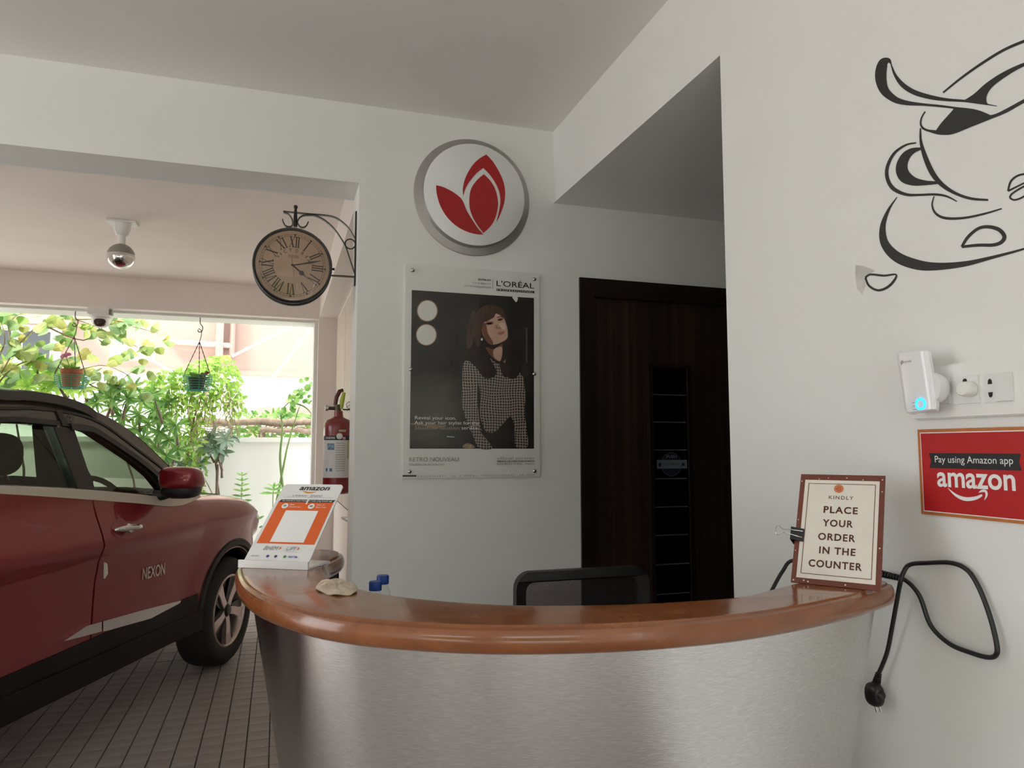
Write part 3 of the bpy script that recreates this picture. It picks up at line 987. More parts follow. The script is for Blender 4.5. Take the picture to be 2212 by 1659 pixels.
nt.links.new(nz.outputs['Fac'], bp.inputs['Height']); nt.links.new(bp.outputs[0], b.inputs['Normal'])
STEELB = m
fpx = [(580, 1203), (535, 1222), (512, 1240), (507, 1254), (518, 1286), (560, 1318), (640, 1347), (700, 1361), (800, 1375), (1000, 1388), (1200, 1389), (1400, 1381), (1600, 1363), (1750, 1338), (1850, 1315), (1905, 1297), (1928, 1285)]
fl = [tuple(at(x, y, 2, zr)[:2]) for x, y in fpx]
fl = resample([tuple(p) for p in crom(fl, 8)], 90)
for _ in range(6):
    fl = [fl[0]] + [[(fl[i - 1][k] + 2 * fl[i][k] + fl[i + 1][k]) / 4 for k in (0, 1)] for i in range(1, len(fl) - 1)] + [fl[-1]]
def off_open(lp, d):
    out = []
    for i in range(len(lp)):
        a, b_ = lp[max(i - 2, 0)], lp[min(i + 2, len(lp) - 1)]
        dx, dy = b_[0] - a[0], b_[1] - a[1]
        l = math.hypot(dx, dy)
        out.append((lp[i][0] - dy / l * d, lp[i][1] + dx / l * d))
    return out
mb = MB()
LV = [(ZC - .041, .030), (.70, .030 + .066), (.35, .030 + .13), (.085, .030 + .178)]
NF = len(fl)
for lay in (0, .018):
    for z, d in LV:
        mb.v += [V((x, y, z)) for x, y in off_open(fl, d + lay)]
NLV = len(LV)
for L_ in range(2):
    for i in range(NLV - 1):
        for k in range(NF - 1):
            a = (L_ * NLV + i) * NF + k
            mb.f.append((a, a + 1, a + 1 + NF, a + NF))
for k in (0, NF - 1):
    for i in range(NLV - 1):
        mb.f.append((i * NF + k, (i + 1) * NF + k, (NLV + i + 1) * NF + k, (NLV + i) * NF + k))
for k in range(NF - 1):
    for i in (0, NLV - 1):
        mb.f.append((i * NF + k, i * NF + k + 1, (NLV + i) * NF + k + 1, (NLV + i) * NF + k))
part('front_panel', mb, STEELB, ctr, smooth=40)
kick = MB()
a_, b2 = off_open(fl, .235), off_open(fl, .255)
for z in (0, .085):
    kick.v += [V((x, y, z)) for x, y in a_] + [V((x, y, z)) for x, y in b2]
for k in range(NF - 1):
    kick.f += [(k, k + 1, 2 * NF + k + 1, 2 * NF + k), (NF + k, NF + k + 1, 3 * NF + k + 1, 3 * NF + k), (2 * NF + k, 2 * NF + k + 1, 3 * NF + k + 1, 3 * NF + k)]
part('plinth', kick, BLACKP, ctr)
p0 = at(716, 1232, 1, 1.86)
part('support_post', MB().tube([V((p0.x, 1.86, 0)), V((p0.x, 1.86, ZC - .04))], [.03, .018], 14), BLACKP, ctr, smooth=50)
part('work_shelf', MB().box((.22, 1.68, .74), (1.12, 2.02, .765)), WOOD, ctr)
part('shelf_leg', MB().box((.24, 1.98, 0), (.28, 2.02, .74)), BLACKP, ctr)
part('shelf_leg', MB().box((1.06, 1.98, 0), (1.10, 2.02, .74)), BLACKP, ctr)

# beige packet on the inner edge
pk = [at(x, y, 2, ZC) for x, y in ((683, 1273), (700, 1258), (728, 1256), (758, 1262), (771, 1273), (764, 1284), (735, 1288), (705, 1284))]
c0 = sum(pk, V((0, 0, 0))) / len(pk)
mb = MB()
rg = [tuple(p) for p in crom([(p.x, p.y) for p in pk], 5, closed=True)]
hts = [(1.0, .004), (1.03, .006), (.98, .0085), (.8, .0105), (.45, .0115), (.12, .012)]
for s_, h_ in hts:
    for i, (x, y) in enumerate(rg):
        wv = 1 + .02 * math.sin(i * 1.7) * s_
        mb.v.append(V((c0.x + (x - c0.x) * s_ * wv, c0.y + (y - c0.y) * s_ * wv, ZC + .0005 + h_ - .004 + .0015 * math.sin(i * .9 + s_ * 5))))
k_ = len(rg)
for i in range(len(hts) - 1):
    for k in range(k_):
        l = (k + 1) % k_
        mb.f.append((i * k_ + k, i * k_ + l, (i + 1) * k_ + l, (i + 1) * k_ + k))
mb.f += [tuple(reversed(range(k_))), tuple((len(hts) - 1) * k_ + k for k in range(k_))]
solo('wrapped_packet', mb, mat('beige_wrapping', (0.55, 0.46, 0.34), 0.35, var=.12, scale=60, bump=.4, bscale=90, coat=.3), 'small beige crumpled packet lying on the wooden counter top', 'packet', smooth=50)

# ------------------------------------------------------------------ payment sign stand (code left blank)
B0, B1 = at(526, 1212, 2, ZC + .012), at(666, 1217, 2, ZC + .012)
ex = (B1 - B0); WS = ex.length; ex.normalize()
vv = V((.0755, .155, .1629)) * .943
vv = vv - ex * vv.dot(ex); HS = vv.length; ey = vv.normalized()
fP = Frame(B0, ex, ey)
if fP.n.y > 0: fP.n = -fP.n
ps = thing('payment_stand', 'white acrylic table stand with orange payment print on the counter end', 'sign stand', V(((B0.x + B1.x) / 2, (B0.y + B1.y) / 2, ZC)))
ACR = mat('white_acrylic', (0.80, 0.79, 0.79), 0.25, var=.02, coat=.3)
cx = .006
part('board', MB().prism([(0, -.004), (WS, -.004), (WS, HS - cx), (WS - cx, HS), (cx, HS), (0, HS - cx)], lambda a, b_, t: fP(a, b_, -t), 0, .003), ACR, ps)
back = V((ex.y, -ex.x, 0)); back = back if back.y > 0 else -back
base = []
for a, d_ in ((-.004, -.010), (WS + .004, -.010), (WS + .006, .088), (-.010, .088)):
    base.append(B0 * V((1, 1, 0)).length * 0 + V((B0.x, B0.y, 0)) + ex * a + back * d_)
mb = MB()
mb.v = [V((p.x, p.y, ZC + .0005)) for p in base] + [V((p.x, p.y, ZC + .0045)) for p in base]
mb.f = [(0, 1, 2, 3), (4, 5, 6, 7)] + [(i, (i + 1) % 4, (i + 1) % 4 + 4, i + 4) for i in range(4)]
part('base', mb, ACR, ps)
lp_ = [V((B0.x, B0.y, 0)) + ex * a + back * d_ for a, d_ in ((-.005, -.012), (WS + .005, -.012), (WS + .005, -.006), (-.005, -.006))]
mb = MB(); mb.v = [V((p.x, p.y, ZC + .0005)) for p in lp_] + [V((p.x, p.y, ZC + .016)) for p in lp_]; mb.f = [(0, 1, 2, 3), (4, 5, 6, 7)] + [(i, (i + 1) % 4, (i + 1) % 4 + 4, i + 4) for i in range(4)]
part('lip', mb, ACR, ps)
# print, laid out in fractions of the board (x right, y up)
X_ = lambda f: f * WS
Y_ = lambda f: f * HS
def tx(mb, s_, x, y, w, h, lay=.0009, **k):
    text(mb, s_, fP.lift(lay), X_(x), Y_(y), X_(w), Y_(h), **k)
ORNG = mat('orange_print', (0.75, 0.13, 0.025), 0.45, var=.03)
q = MB(); fP.rect(q, X_(.055), Y_(.215), X_(.965), Y_(.755), .0004); part('orange_field', q, ORNG, ps)
q = MB()
q.quad(fP(X_(.06), Y_(.748), .0007), fP(X_(.955), Y_(.748), .0007), fP(X_(.985), Y_(.782), .0007), fP(X_(.09), Y_(.782), .0007)); part('black_band', q, PRINTB, ps)
q = MB(); tx(q, 'amazon', .30, .915, .50, .05, cap=.54, bold=.015, shear=.15); part('logo_lettering', q, PRINTB, ps)
q = MB()
L, R_ = ribbon([(.36, .905, .004), (.46, .880, .018), (.55, .885, .014), (.60, .900, .006)], 6)
q.add([fP(X_(a), Y_(b_), .0009) for a, b_ in L + R_[::-1]], [(i, i + 1, 2 * len(L) - 2 - i, 2 * len(L) - 1 - i) for i in range(len(L) - 1)])
part('logo_smile', q, mat('smile_orange', (.7, .28, .05), .5), ps)
q = MB()
text(q, 'URBAN   ENDZ', fP.lift(.0009), X_(.24), Y_(.824), X_(.5), Y_(.024), shear=.25)
fP.rect(q, X_(.10), Y_(.812), X_(.93), Y_(.814), .0009); part('handwriting', q, GREYPR, ps)
q = MB(); tx(q, 'Get rewards on every transaction made using Amazon app', .11, .757, .83, .018, .0012, shear=.1, bold=.01); part('band_lettering', q, PRINTW, ps)
for cx_ in (.20, .635):
    q = MB(); fP.disc(q, X_(cx_), Y_(.695), X_(.052), .0008, 24)
    dsc = part('icon_disc', q, PRINTW, ps)
    q = MB(); fP.rect(q, X_(cx_ - .025), Y_(.685), X_(cx_ + .025), Y_(.708), .0011)
    part('icon', q, GREYPR, dsc)
for s_, x, y, w in (('Open', .27, .705, .08), ('Amazon app', .27, .676, .20), ("Click on", .715, .705, .13), ("'Scan' icon", .715, .676, .17)):
    q = MB(); tx(q, s_, x, y, w, .016, .0011, shear=.1, bold=.01)
    part('icon_lettering', q, PRINTW, ps)
q = MB(); fP.rect(q, X_(.255), Y_(.235), X_(.785), Y_(.635), .0008); part('blank_panel', q, PRINTW, ps)
q = MB(); tx(q, 'BHIM', .21, .135, .23, .05, bold=.0, shear=.3); tx(q, 'UPI', .57, .135, .14, .05, shear=.3); fP.rect(q, X_(.56), Y_(.122), X_(.76), Y_(.124), .0009); part('scheme_lettering', q, GREYPR, ps)
for x in (.455, .735):
    q = MB(); q.add([fP(X_(x), Y_(.14), .0009), fP(X_(x + .03), Y_(.162), .0009), fP(X_(x + .008), Y_(.185), .0009)], [(0, 1, 2)])
    part('scheme_arrow', q, ORNG, ps)
for i, (x, cl) in enumerate(((.14, None), (.335, (.05, .06, .3)), (.46, (.10, .02, .18)), (.60, (.03, .22, .06)), (.70, (.02, .08, .4)))):
    q = MB()
    if i == 0: tx(q, 'BHIM', .08, .055, .12, .018, shear=.3)
    elif i == 4: tx(q, 'PAYTM', .66, .053, .13, .022, bold=.02)
    else: fP.disc(q, X_(x), Y_(.065), X_(.022), .0009, 18)
    part('pay_mark', q, GREYPR if cl is None else mat('pay_mark_%d' % i, cl, .5), ps)
# hanging slit and scratch
q = MB(); fP.rect(q, X_(.525), Y_(.72), X_(.55), Y_(.80), .0013); part('hang_slot', q, ACR, ps)

# ------------------------------------------------------------------ order card leaning on the counter's right end
B0, B1 = at(1708, 1257, 2, ZC + .0008), at(1903, 1277, 2, ZC + .0008)
ex = B1 - B0; WC = ex.length; ex.normalize()
vv = V((.0875, .0662, .2088)) * .943
vv = vv - ex * vv.dot(ex); HC = vv.length; ey = vv.normalized()
fC = Frame(B0, ex, ey)
oc = thing('order_card', 'brown-bordered cream order notice card leaning on the counter right end', 'card', V(((B0.x + B1.x) / 2, (B0.y + B1.y) / 2, ZC)))
if fC.n.x > 0 and fC.n.y > 0: fC.n = -fC.n
BRN = mat('brown_card', (0.155, 0.040, 0.024), 0.45, var=.06, scale=40)
CRM = mat('cream_card', (0.76, 0.71, 0.64), 0.5, var=.02)
part('board', MB().prism([(0, 0), (WC, 0), (WC, HC), (0, HC)], lambda a, b_, t: fC(a, b_, -t), 0, .003), BRN, oc)
q = MB(); fC.rect(q, WC * .06, HC * .045, WC * .94, HC * .945, .0004); part('cream_field', q, CRM, oc)
q = MB()
bx0, by0, bx1, by1, tk = .11, .085, .895, .91, .0012
for r_ in ((bx0, by0, bx1, by0), (bx0, by1, bx1, by1)):
    fC.rect(q, WC * r_[0], HC * r_[1] - tk / 2, WC * r_[2], HC * r_[3] + tk / 2, .0008)
for xx in (bx0, bx1):
    fC.rect(q, WC * xx - tk / 2, HC * by0, WC * xx + tk / 2, HC * by1, .0008)
part('inner_line', q, BRN, oc)
q = MB(); fC.disc(q, WC * .475, HC * .865, WC * .058, .0009, 28); part('cup_emblem', q, mat('salmon_print', (.62, .20, .09), .5), oc)
q = MB()
ec = lambda a, b_: (WC * .475 + WC * a, HC * .865 + WC * b_)
for a0, b0, a1, b1 in ((-.012, -.026, .024, -.021), (-.012, .013, .024, .018), (-.012, -.026, -.007, .018), (.019, -.026, .024, .018), (-.030, -.012, -.012, -.008), (-.030, .004, -.012, .008), (-.032, -.012, -.027, .008), (-.004, .022, .0, .03), (.008, .022, .012, .03)):
    fC.rect(q, *ec(a0, b0), *ec(a1, b1), .0012)
part('cup_outline', q, mat('rust_print', (.35, .05, .02), .5), oc)
q = MB()
for s_, x, y, w, h in (('KINDLY', .365, .765, .285, .034),):
    text(q, s_, fC.lift(.0009), WC * x, HC * y, WC * w, HC * h, spacing=1.25)
part('small_lettering', q, mat('brown_print', (.10, .035, .022), .5), oc)
q = MB()
for s_, x, y, w in (('PLACE', .315, .637, .395), ('YOUR', .315, .515, .35), ('ORDER', .275, .390, .425), ('IN THE', .30, .270, .41), ('COUNTER', .19, .150, .60)):
    text(q, s_, fC.lift(.0009), WC * x, HC * y, WC * w, HC * .060, bold=.025, spacing=1.18)
part('large_lettering', q, mat('maroon_print', (.085, .018, .012), .5), oc)
# chipped specks on the border
q = MB()
for x, y in ((.02, .93), (.23, .955), (.34, .967), (.56, .97), (.75, .955), (.97, .96), (.97, .85), (.02, .56), (.97, .35), (.02, .28), (.03, .02), (.15, .025), (.2, .018), (.62, .02)):
    fC.disc(q, WC * x, HC * y, .0008 + random.random() * .0008, .0005, 7)
part('chip_speck', q, CRM, oc, kind='stuff')
# binder clip on its left edge
zk = .435 * HC
cc = fC(0, zk)
bc = thing('binder_clip', 'black binder clip with wire handle on the left edge of the order card', 'clip', cc)
cw = .017
part('clip_body', MB().prism([(-.006, .012), (.016, .0028), (.016, .0016), (-.004, .0075), (-.004, -.0105), (.016, -.0046), (.016, -.0058), (-.006, -.015)], lambda a, b_, t: fC(a, zk - cw / 1 + t * 2 * cw * .75, b_), 0, 1), BLACKP, bc)
hpts = [(.014, .0042, -.007), (-.006, .014, -.005), (-.018, .018, -.004), (-.027, .02, -.010), (-.031, .021, -.006), (-.031, .021, .004), (-.027, .02, .009), (-.018, .018, .003), (-.006, .014, .004), (.014, .0042, .006)]
part('wire_handle', MB().tube([fC(a, zk - .003 + c_, b_) for a, b_, c_ in crom(hpts, 4)], .0009, 6), CHROME, bc, smooth=60)

# ------------------------------------------------------------------ black power lead behind the card
pts = [at(x, y, 0, X0) for x, y, X0 in ((1665, 1280, 1.05), (1690, 1235, 1.09), (1716, 1210, 1.12), (1800, 1222, 1.15), (1880, 1236, 1.155))]
pts2 = [at(x, y, 0, X0) for x, y, X0 in ((1905, 1241, 1.155), (1950, 1250, 1.16), (1985, 1285, 1.165), (2010, 1350, 1.168), (2050, 1390, 1.17), (2100, 1411, 1.17), (2135, 1420, 1.168), (2152, 1414, 1.165), (2153, 1390, 1.165), (2138, 1330, 1.168), (2115, 1270, 1.170), (2090, 1232, 1.170), (2055, 1216, 1.168), (2005, 1216, 1.165), (1965, 1220, 1.16), (1950, 1240, 1.15), (1944, 1262, 1.145), (1937, 1300, 1.15), (1928, 1350, 1.155), (1916, 1410, 1.16), (1898, 1455, 1.16))]
wl = thing('power_lead', 'looped black power lead with plug hanging beside the counter right end', 'cable', at(1890, 1500, 0, 1.16))
CBL = mat('black_cable', (0.010, 0.010, 0.011), 0.4, var=.1)
part('cord', MB().tube([V(p) for p in crom([tuple(p) for p in pts + pts2], 6)], .0042, 10), CBL, wl, smooth=60)
mb = MB()
ca, cb_ = at(1898, 1238, 0, 1.155), at(1950, 1250, 0, 1.16)
for i in range(9):
    a = ca + (cb_ - ca) * (i / 9)
    mb.tube([a, a + (cb_ - ca) * .07], .0075 - .0002 * i, 10)
part('strain_relief', mb, CBL, wl)
pa, pb = at(1898, 1455, 0, 1.16), at(1892, 1480, 0, 1.16)
mb = MB()
for i in range(5):
    a = pa + (pb - pa) * (i / 5)
    mb.tube([a, a + (pb - pa) * .14], .006 + .0006 * i, 10)
part('plug_sleeve', mb, CBL, wl)
pc = at(1889, 1500, 0, 1.155)
part('plug', MB().blob(pc, (.014, .020, .023), 2.6, 16, 10).blob(pc + V((0, -.014, .003)), (.010, .010, .009), 2.4, 12, 8), CBL, wl, smooth=60)
for k in (-1, 1):
    part('plug_pin', MB().tube([pc + V((.005 * k, -.006, -.020)), pc + V((.005 * k, -.010, -.031))], .0022, 8), STEEL, wl)

# =================================================================== BACK WALL: round emblem, poster, clock
def crop(x0, y0, sc_):
    return lambda x, y: (x0 + x / sc_, y0 + y / sc_)
def segs(*runs):
    """closed outline from smooth runs that meet at corners"""
    out = []
    for r in runs:
        out += crom(r, 6)[:-1]
    return out
RINGM = mat('dull_silver_plate', (0.42, 0.40, 0.385), 0.45, 0.55, var=.08, scale=6, bump=.1, bscale=40)
ec_ = at(1021, 427, 1, D)
em = thing('wall_emblem', 'round white wall emblem with red leaf shapes in a silver ring', 'emblem', V((ec_.x, D, ec_.z - .27)))
RO = (at(1146, 430, 1, D).x - at(897, 425, 1, D).x) / 2
part('silver_plate', MB().lathe([(.0001, D - .001), (RO, D - .001), (RO, D - .006), (RO - .004, D - .009), (.0001, D - .009)], 72, (ec_.x, 0, ec_.z), 'Y'), RINGM, em, smooth=40)
part('drum', MB().lathe([(.231, D - .009), (.229, D - .030), (.2285, D - .043), (.2285, D - .008)], 72, (ec_.x, 0, ec_.z), 'Y'), mat('silver_drum', (.55, .54, .53), .3, .8), em, smooth=40)
part('white_face', MB().lathe([(.0001, D - .045), (.2265, D - .045), (.2285, D - .0435), (.2285, D - .02)], 72, (ec_.x, 0, ec_.z), 'Y'), mat('white_emblem_face', (.80, .80, .79), .3, var=.02), em, smooth=40)
REDP = mat('red_emblem', (0.40, 0.006, 0.008), 0.4, var=.04)
ck = crop(870, 280, 5.719)
for r in (segs([(412, 688), (500, 710), (620, 770), (710, 840), (750, 900), (790, 1000), (850, 1100), (930, 1220), (1000, 1297)], [(1000, 1297), (900, 1290), (770, 1250), (650, 1180), (540, 1070), (460, 930), (420, 790), (412, 688)]),
          segs([(1002, 550), (1080, 630), (1140, 730), (1172, 850), (1175, 960), (1140, 1100), (1080, 1200), (997, 1277)], [(997, 1277), (930, 1190), (870, 1090), (828, 970), (825, 830), (850, 720), (920, 620), (1002, 550)]),
          segs([(1032, 308), (1110, 390), (1190, 520), (1245, 650), (1265, 780), (1250, 920), (1200, 1060), (1155, 1150)], [(1155, 1150), (1190, 1000), (1207, 880), (1190, 760), (1140, 650), (1070, 550), (996, 473)], [(996, 473), (910, 540), (820, 650), (770, 740), (747, 818)], [(747, 818), (742, 740), (760, 640), (800, 540), (870, 430), (950, 355), (1032, 308)])):
    pts = [at(*ck(x, y), 1, D - .046) for x, y in r]
    part('red_leaf', MB().prism([(p.x, p.z) for p in pts], lambda a, b_, t: V((a, D - .0465 + t * .0012, b_)), 0, 1), REDP, em)

# ---- poster under acrylic
YP = D - .008
pw = lambda x, y, l=0.0: at(860 + x / 3.385, 560 + y / 3.385, 1, YP - l)
pTL, pTR, pBL, pBR = at(877, 571, 1, YP), at(1166, 592, 1, YP), at(869, 1033, 1, YP), at(1166, 1031, 1, YP)
px0, px1 = (pTL.x + pBL.x) / 2, (pTR.x + pBR.x) / 2
pz0, pz1 = (pBL.z + pBR.z) / 2, (pTL.z + pTR.z) / 2
po = thing('advert_poster', 'framed advert poster of a dark-haired woman in a checked blouse on the back wall', 'poster', V(((px0 + px1) / 2, D, pz0)))
part('sheet', MB().box((px0, YP, pz0), (px1, D - .0005, pz1)), mat('poster_white', (.80, .80, .79), .4, var=.02), po)
def pp(name, pts, lay, m_, kind=None, raw=False):
    l_ = lay * .0005
    P3 = [V((q.x, YP - l_, q.z)) for q in (pw(x, y) for x, y in pts)]
    return part(name, MB().poly(P3), m_, po, kind=kind)
m, nt, b = node_mat('poster_dark_scene')
tc = nt.nodes.new('ShaderNodeTexCoord')
nz = nt.nodes.new('ShaderNodeTexNoise'); nz.inputs['Scale'].default_value = 5.5; nz.inputs['Detail'].default_value = 4
nt.links.new(tc.outputs['Object'], nz.inputs['Vector'])
c = ramp(nt, nz.outputs['Fac'], [(.35, (.006, .005, .005)), (.55, (.018, .013, .012)), (.75, (.050, .036, .030))])
ds = nt.nodes.new('ShaderNodeVectorMath'); ds.operation = 'DISTANCE'
_hz = pw(260, 1130) - V(((px0 + px1) / 2, D, pz0))
ds.inputs[1].default_value = (_hz.x, 0, _hz.z)
nt.links.new(tc.outputs['Object'], ds.inputs[0])
hz_ = ramp(nt, ds.outputs['Value'], [(.02, (.085, .080, .058)), (.10, (.055, .052, .038)), (.20, (0, 0, 0))])
ad = nt.nodes.new('ShaderNodeMixRGB'); ad.blend_type = 'ADD'; ad.inputs[0].default_value = 1.0
nt.links.new(c, ad.inputs[1]); nt.links.new(hz_, ad.inputs[2])
nt.links.new(ad.outputs[0], b.inputs['Base Color']); b.inputs['Roughness'].default_value = .4
pp('picture', [(100, 225), (993, 284), (993, 1385), (84, 1385)], 1, m)
for cx_, cy_ in ((213, 377), (206, 553)):
    pp('lamp_glow', [(cx_ + 76 * math.cos(k * PI / 16), cy_ + 79 * math.sin(k * PI / 16)) for k in range(32)], 1.8, mat('print_lamp_edge', (.45, .28, .16), .4))
    pp('lamp_print', [(cx_ + 70 * math.cos(k * PI / 16), cy_ + 73 * math.sin(k * PI / 16)) for k in range(32)], 2.2, mat('print_lamp', (.80, .78, .76), .4))
SKIN = mat('print_skin', (.64, .40, .31), .45, var=.12, scale=14)
SKIN2 = mat('print_skin_shade', (.20, .075, .045), .45, var=.12, scale=14)
HAIR = mat('print_hair', (.018, .010, .008), .4, var=.4, scale=18)
HAIRL = mat('print_hair_light', (.075, .038, .026), .4, var=.4, scale=25, stretch=(6, 1, 1))
pp('hair', crom([(560, 330), (640, 305), (740, 335), (800, 440), (810, 560), (860, 620), (905, 690), (905, 800), (860, 880), (770, 870), (700, 860), (640, 880), (590, 850), (560, 780), (470, 700), (490, 560), (520, 430)], 5, closed=True), 2.2, HAIR)
m, nt, b = node_mat('print_checked_cloth')
tc = nt.nodes.new('ShaderNodeTexCoord')
mp = nt.nodes.new('ShaderNodeMapping'); mp.inputs['Rotation'].default_value = (PI / 2, 0, 0)
nt.links.new(tc.outputs['Object'], mp.inputs[0])
n2 = nt.nodes.new('ShaderNodeTexNoise'); n2.inputs['Scale'].default_value = 7
nt.links.new(mp.outputs[0], n2.inputs['Vector'])
ad = nt.nodes.new('ShaderNodeMixRGB'); ad.blend_type = 'ADD'; ad.inputs[0].default_value = .03
nt.links.new(mp.outputs[0], ad.inputs[1]); nt.links.new(n2.outputs['Color'], ad.inputs[2])
bk = nt.nodes.new('ShaderNodeTexBrick')
bk.offset = 0.0; bk.squash = 1.0
bk.inputs['Scale'].default_value = 84; bk.inputs['Brick Width'].default_value = 1.0; bk.inputs['Row Height'].default_value = 1.0; bk.inputs['Mortar Size'].default_value = .13
bk.inputs['Color1'].default_value = (.028, .020, .022, 1); bk.inputs['Color2'].default_value = (.035, .025, .028, 1); bk.inputs['Mortar'].default_value = (.48, .40, .36, 1)
nt.links.new(ad.outputs[0], bk.inputs['Vector'])
nt.links.new(bk.outputs['Color'], b.inputs['Base Color']); b.inputs['Roughness'].default_value = .4
CHK = m
pp('checked_blouse', crom([(480, 750), (560, 770), (600, 830), (680, 800), (740, 760), (830, 800), (900, 840), (920, 900), (930, 1000), (925, 1120), (940, 1250), (945, 1370), (860, 1370), (850, 1230), (820, 1150), (760, 1210), (690, 1270), (600, 1255), (690, 1380), (590, 1380), (540, 1270), (500, 1180), (465, 1050), (470, 900)], 4, closed=True), 2.8, CHK)
pp('arm_shadow', crom([(585, 900), (600, 1000), (600, 1150), (640, 1270), (610, 1250), (585, 1100), (578, 980)], 4, closed=True), 3.1, HAIR)
pp('neck', [(636, 640), (700, 660), (762, 615), (765, 700), (748, 750), (700, 730), (660, 690)], 3.2, SKIN2)
pp('neck_light', crom([(700, 660), (755, 640), (758, 700), (742, 745), (700, 715)], 4, closed=True), 3.4, SKIN)
pp('collar', crom([(660, 715), (700, 745), (745, 770), (785, 730), (790, 760), (750, 800), (715, 795), (680, 760)], 4, closed=True), 3.5, CHK)
pp('collar_bow', crom([(740, 760), (790, 765), (830, 800), (800, 860), (765, 850)], 4, closed=True), 3.7, HAIR)
pp('hair_lock', crom([(570, 640), (640, 690), (690, 760), (720, 830), (680, 870), (620, 860), (580, 800), (500, 730), (470, 700), (500, 640)], 5, closed=True), 3.8, HAIR)
pp('hair_lock', crom([(810, 580), (870, 640), (900, 720), (895, 810), (850, 875), (790, 855), (775, 780), (800, 700)], 5, closed=True), 3.8, HAIR)
pp('face', crom([(612, 470), (640, 420), (700, 395), (755, 410), (785, 460), (800, 530), (795, 580), (750, 610), (690, 625), (645, 600), (615, 540)], 6, closed=True), 4.2, SKIN)
pp('face_shade', crom([(612, 480), (640, 470), (655, 540), (690, 600), (690, 624), (645, 600), (618, 545)], 5, closed=True), 4.5, SKIN2)
pp('fringe', crom([(565, 400), (620, 345), (700, 335), (765, 370), (792, 450), (770, 432), (745, 412), (715, 398), (700, 425), (675, 440), (650, 455), (622, 470), (602, 560), (590, 640), (560, 600), (550, 480)], 5, closed=True), 4.8, HAIRL)
pp('hair_sheen', crom([(525, 420), (560, 370), (560, 500), (540, 620), (505, 650), (500, 540)], 5, closed=True), 4.6, HAIRL)
SKIN3 = mat('print_skin_mid', (.36, .17, .12), .45)
for nm_, pts_, m_ in (('eye_shadow', [(636, 468), (660, 454), (694, 458), (688, 476), (655, 482)], SKIN3), ('eye_shadow', [(724, 442), (745, 428), (768, 432), (760, 448), (735, 452)], SKIN3), ('eye', [(642, 472), (664, 464), (688, 468), (672, 476), (655, 478)], HAIR), ('eye', [(730, 444), (746, 437), (762, 440), (752, 446), (738, 448)], HAIR),
                      ('eyebrow', [(722, 426), (745, 417), (768, 424), (766, 427), (745, 422), (724, 430)], HAIR), ('nose_shade', [(718, 478), (728, 500), (746, 497), (746, 506), (722, 509), (712, 500)], SKIN3), ('cheek_light', [(735, 470), (775, 468), (785, 510), (765, 515), (745, 495)], mat('print_skin_light', (.76, .54, .44), .45)), ('lips', [(726, 540), (750, 531), (774, 528), (776, 538), (762, 550), (738, 552)], mat('print_lips', (.46, .17, .14), .4)), ('earring', [(606, 580), (613, 576), (618, 586), (611, 597), (604, 590)], PRINTW)):
    pp(nm_, crom(pts_, 4, closed=True), 5.2, m_)
pp('light_streak', [(932, 500), (946, 500), (944, 760), (934, 760)], 2, mat('print_grey_glint', (.11, .10, .10), .4))
pp('light_streak', crom([(835, 276), (872, 278), (872, 300), (862, 314), (846, 296)], 4, closed=True), 2, PRINTW)
pp('light_streak', [(355, 1294), (410, 1298), (410, 1303), (355, 1299)], 2, PRINTW)
pp('light_streak', [(90, 1198), (300, 1210), (360, 1216), (280, 1240), (200, 1222), (90, 1208)], 2, mat('print_tan', (.30, .20, .12), .4))
pp('hand_print', crom([(475, 1360), (510, 1345), (550, 1360), (555, 1380), (480, 1380)], 4, closed=True), 3, mat('print_gold', (.36, .25, .14), .4, var=.4, scale=60))
def ptext(name, s_, x0_, x1_, yb, h, m_, lay=5.6, **k):
    a, b_ = pw(x0_, yb), pw(x1_, yb)
    q = MB()
    text(q, s_, lambda u, w: V((u, YP - lay * .0005, w)), a.x, (a.z + b_.z) / 2, b_.x - a.x, h * .3047 / 550, **k)
    part(name, q, m_, po)
ptext('headline', "L'OR\u00c9AL", 718, 993, 206, 44, PRINTB, bold=.004)
q = MB(); a, b_ = pw(718, 210), pw(996, 232)
q.add([(pw(718, 206).x, YP - .001, pw(718, 214).z), (pw(996, 222).x, YP - .001, pw(718, 214).z), (pw(996, 222).x, YP - .001, pw(718, 214).z - .0105), (pw(718, 206).x, YP - .001, pw(718, 214).z - .0105)], [(0, 1, 2, 3)])
part('headline_bar', q, PRINTB, po)
zb_ = pw(718, 214).z - .0092
q = MB(); text(q, 'PROFESSIONNEL', lambda u, w: V((u, YP - .0016, w)), pw(722, 220).x, zb_, pw(990, 220).x - pw(722, 220).x, .0078, spacing=1.2); part('headline_sub', q, PRINTW, po)
ptext('small_print', 'ENTRUST', 585, 678, 158, 13, PRINTB, bold=.03)
ptext('small_print', 'YOUR BEAUTY', 540, 678, 183, 13, GREYPR)
ptext('small_print', 'TO PROFESSIONALS', 480, 678, 207, 13, GREYPR)
pp('divider', [(690, 150), (693, 150), (693, 212), (690, 212)], 4, GREYPR)
ptext('slogan', 'Reveal your icon.', 122, 424, 1172, 26, PRINTW)
ptext('slogan', 'Ask your hair stylist for the', 118, 590, 1208, 26, PRINTW)
ptext('slogan', 'Shadow Illusion', 120, 448, 1245, 26, mat('tan_print', (.42, .32, .25), .5))
ptext('slogan', 'service.', 462, 590, 1245, 26, PRINTW)
ptext('collection_title', 'RETRO NOUVEAU', 80, 440, 1478, 32, GREYPR)
ptext('small_print', 'COLOUR COLLECTION 2013', 80, 336, 1507, 13, GREYPR)
ptext('small_print', 'official partner', 722, 995, 1463, 20, GREYPR, spacing=1.15)
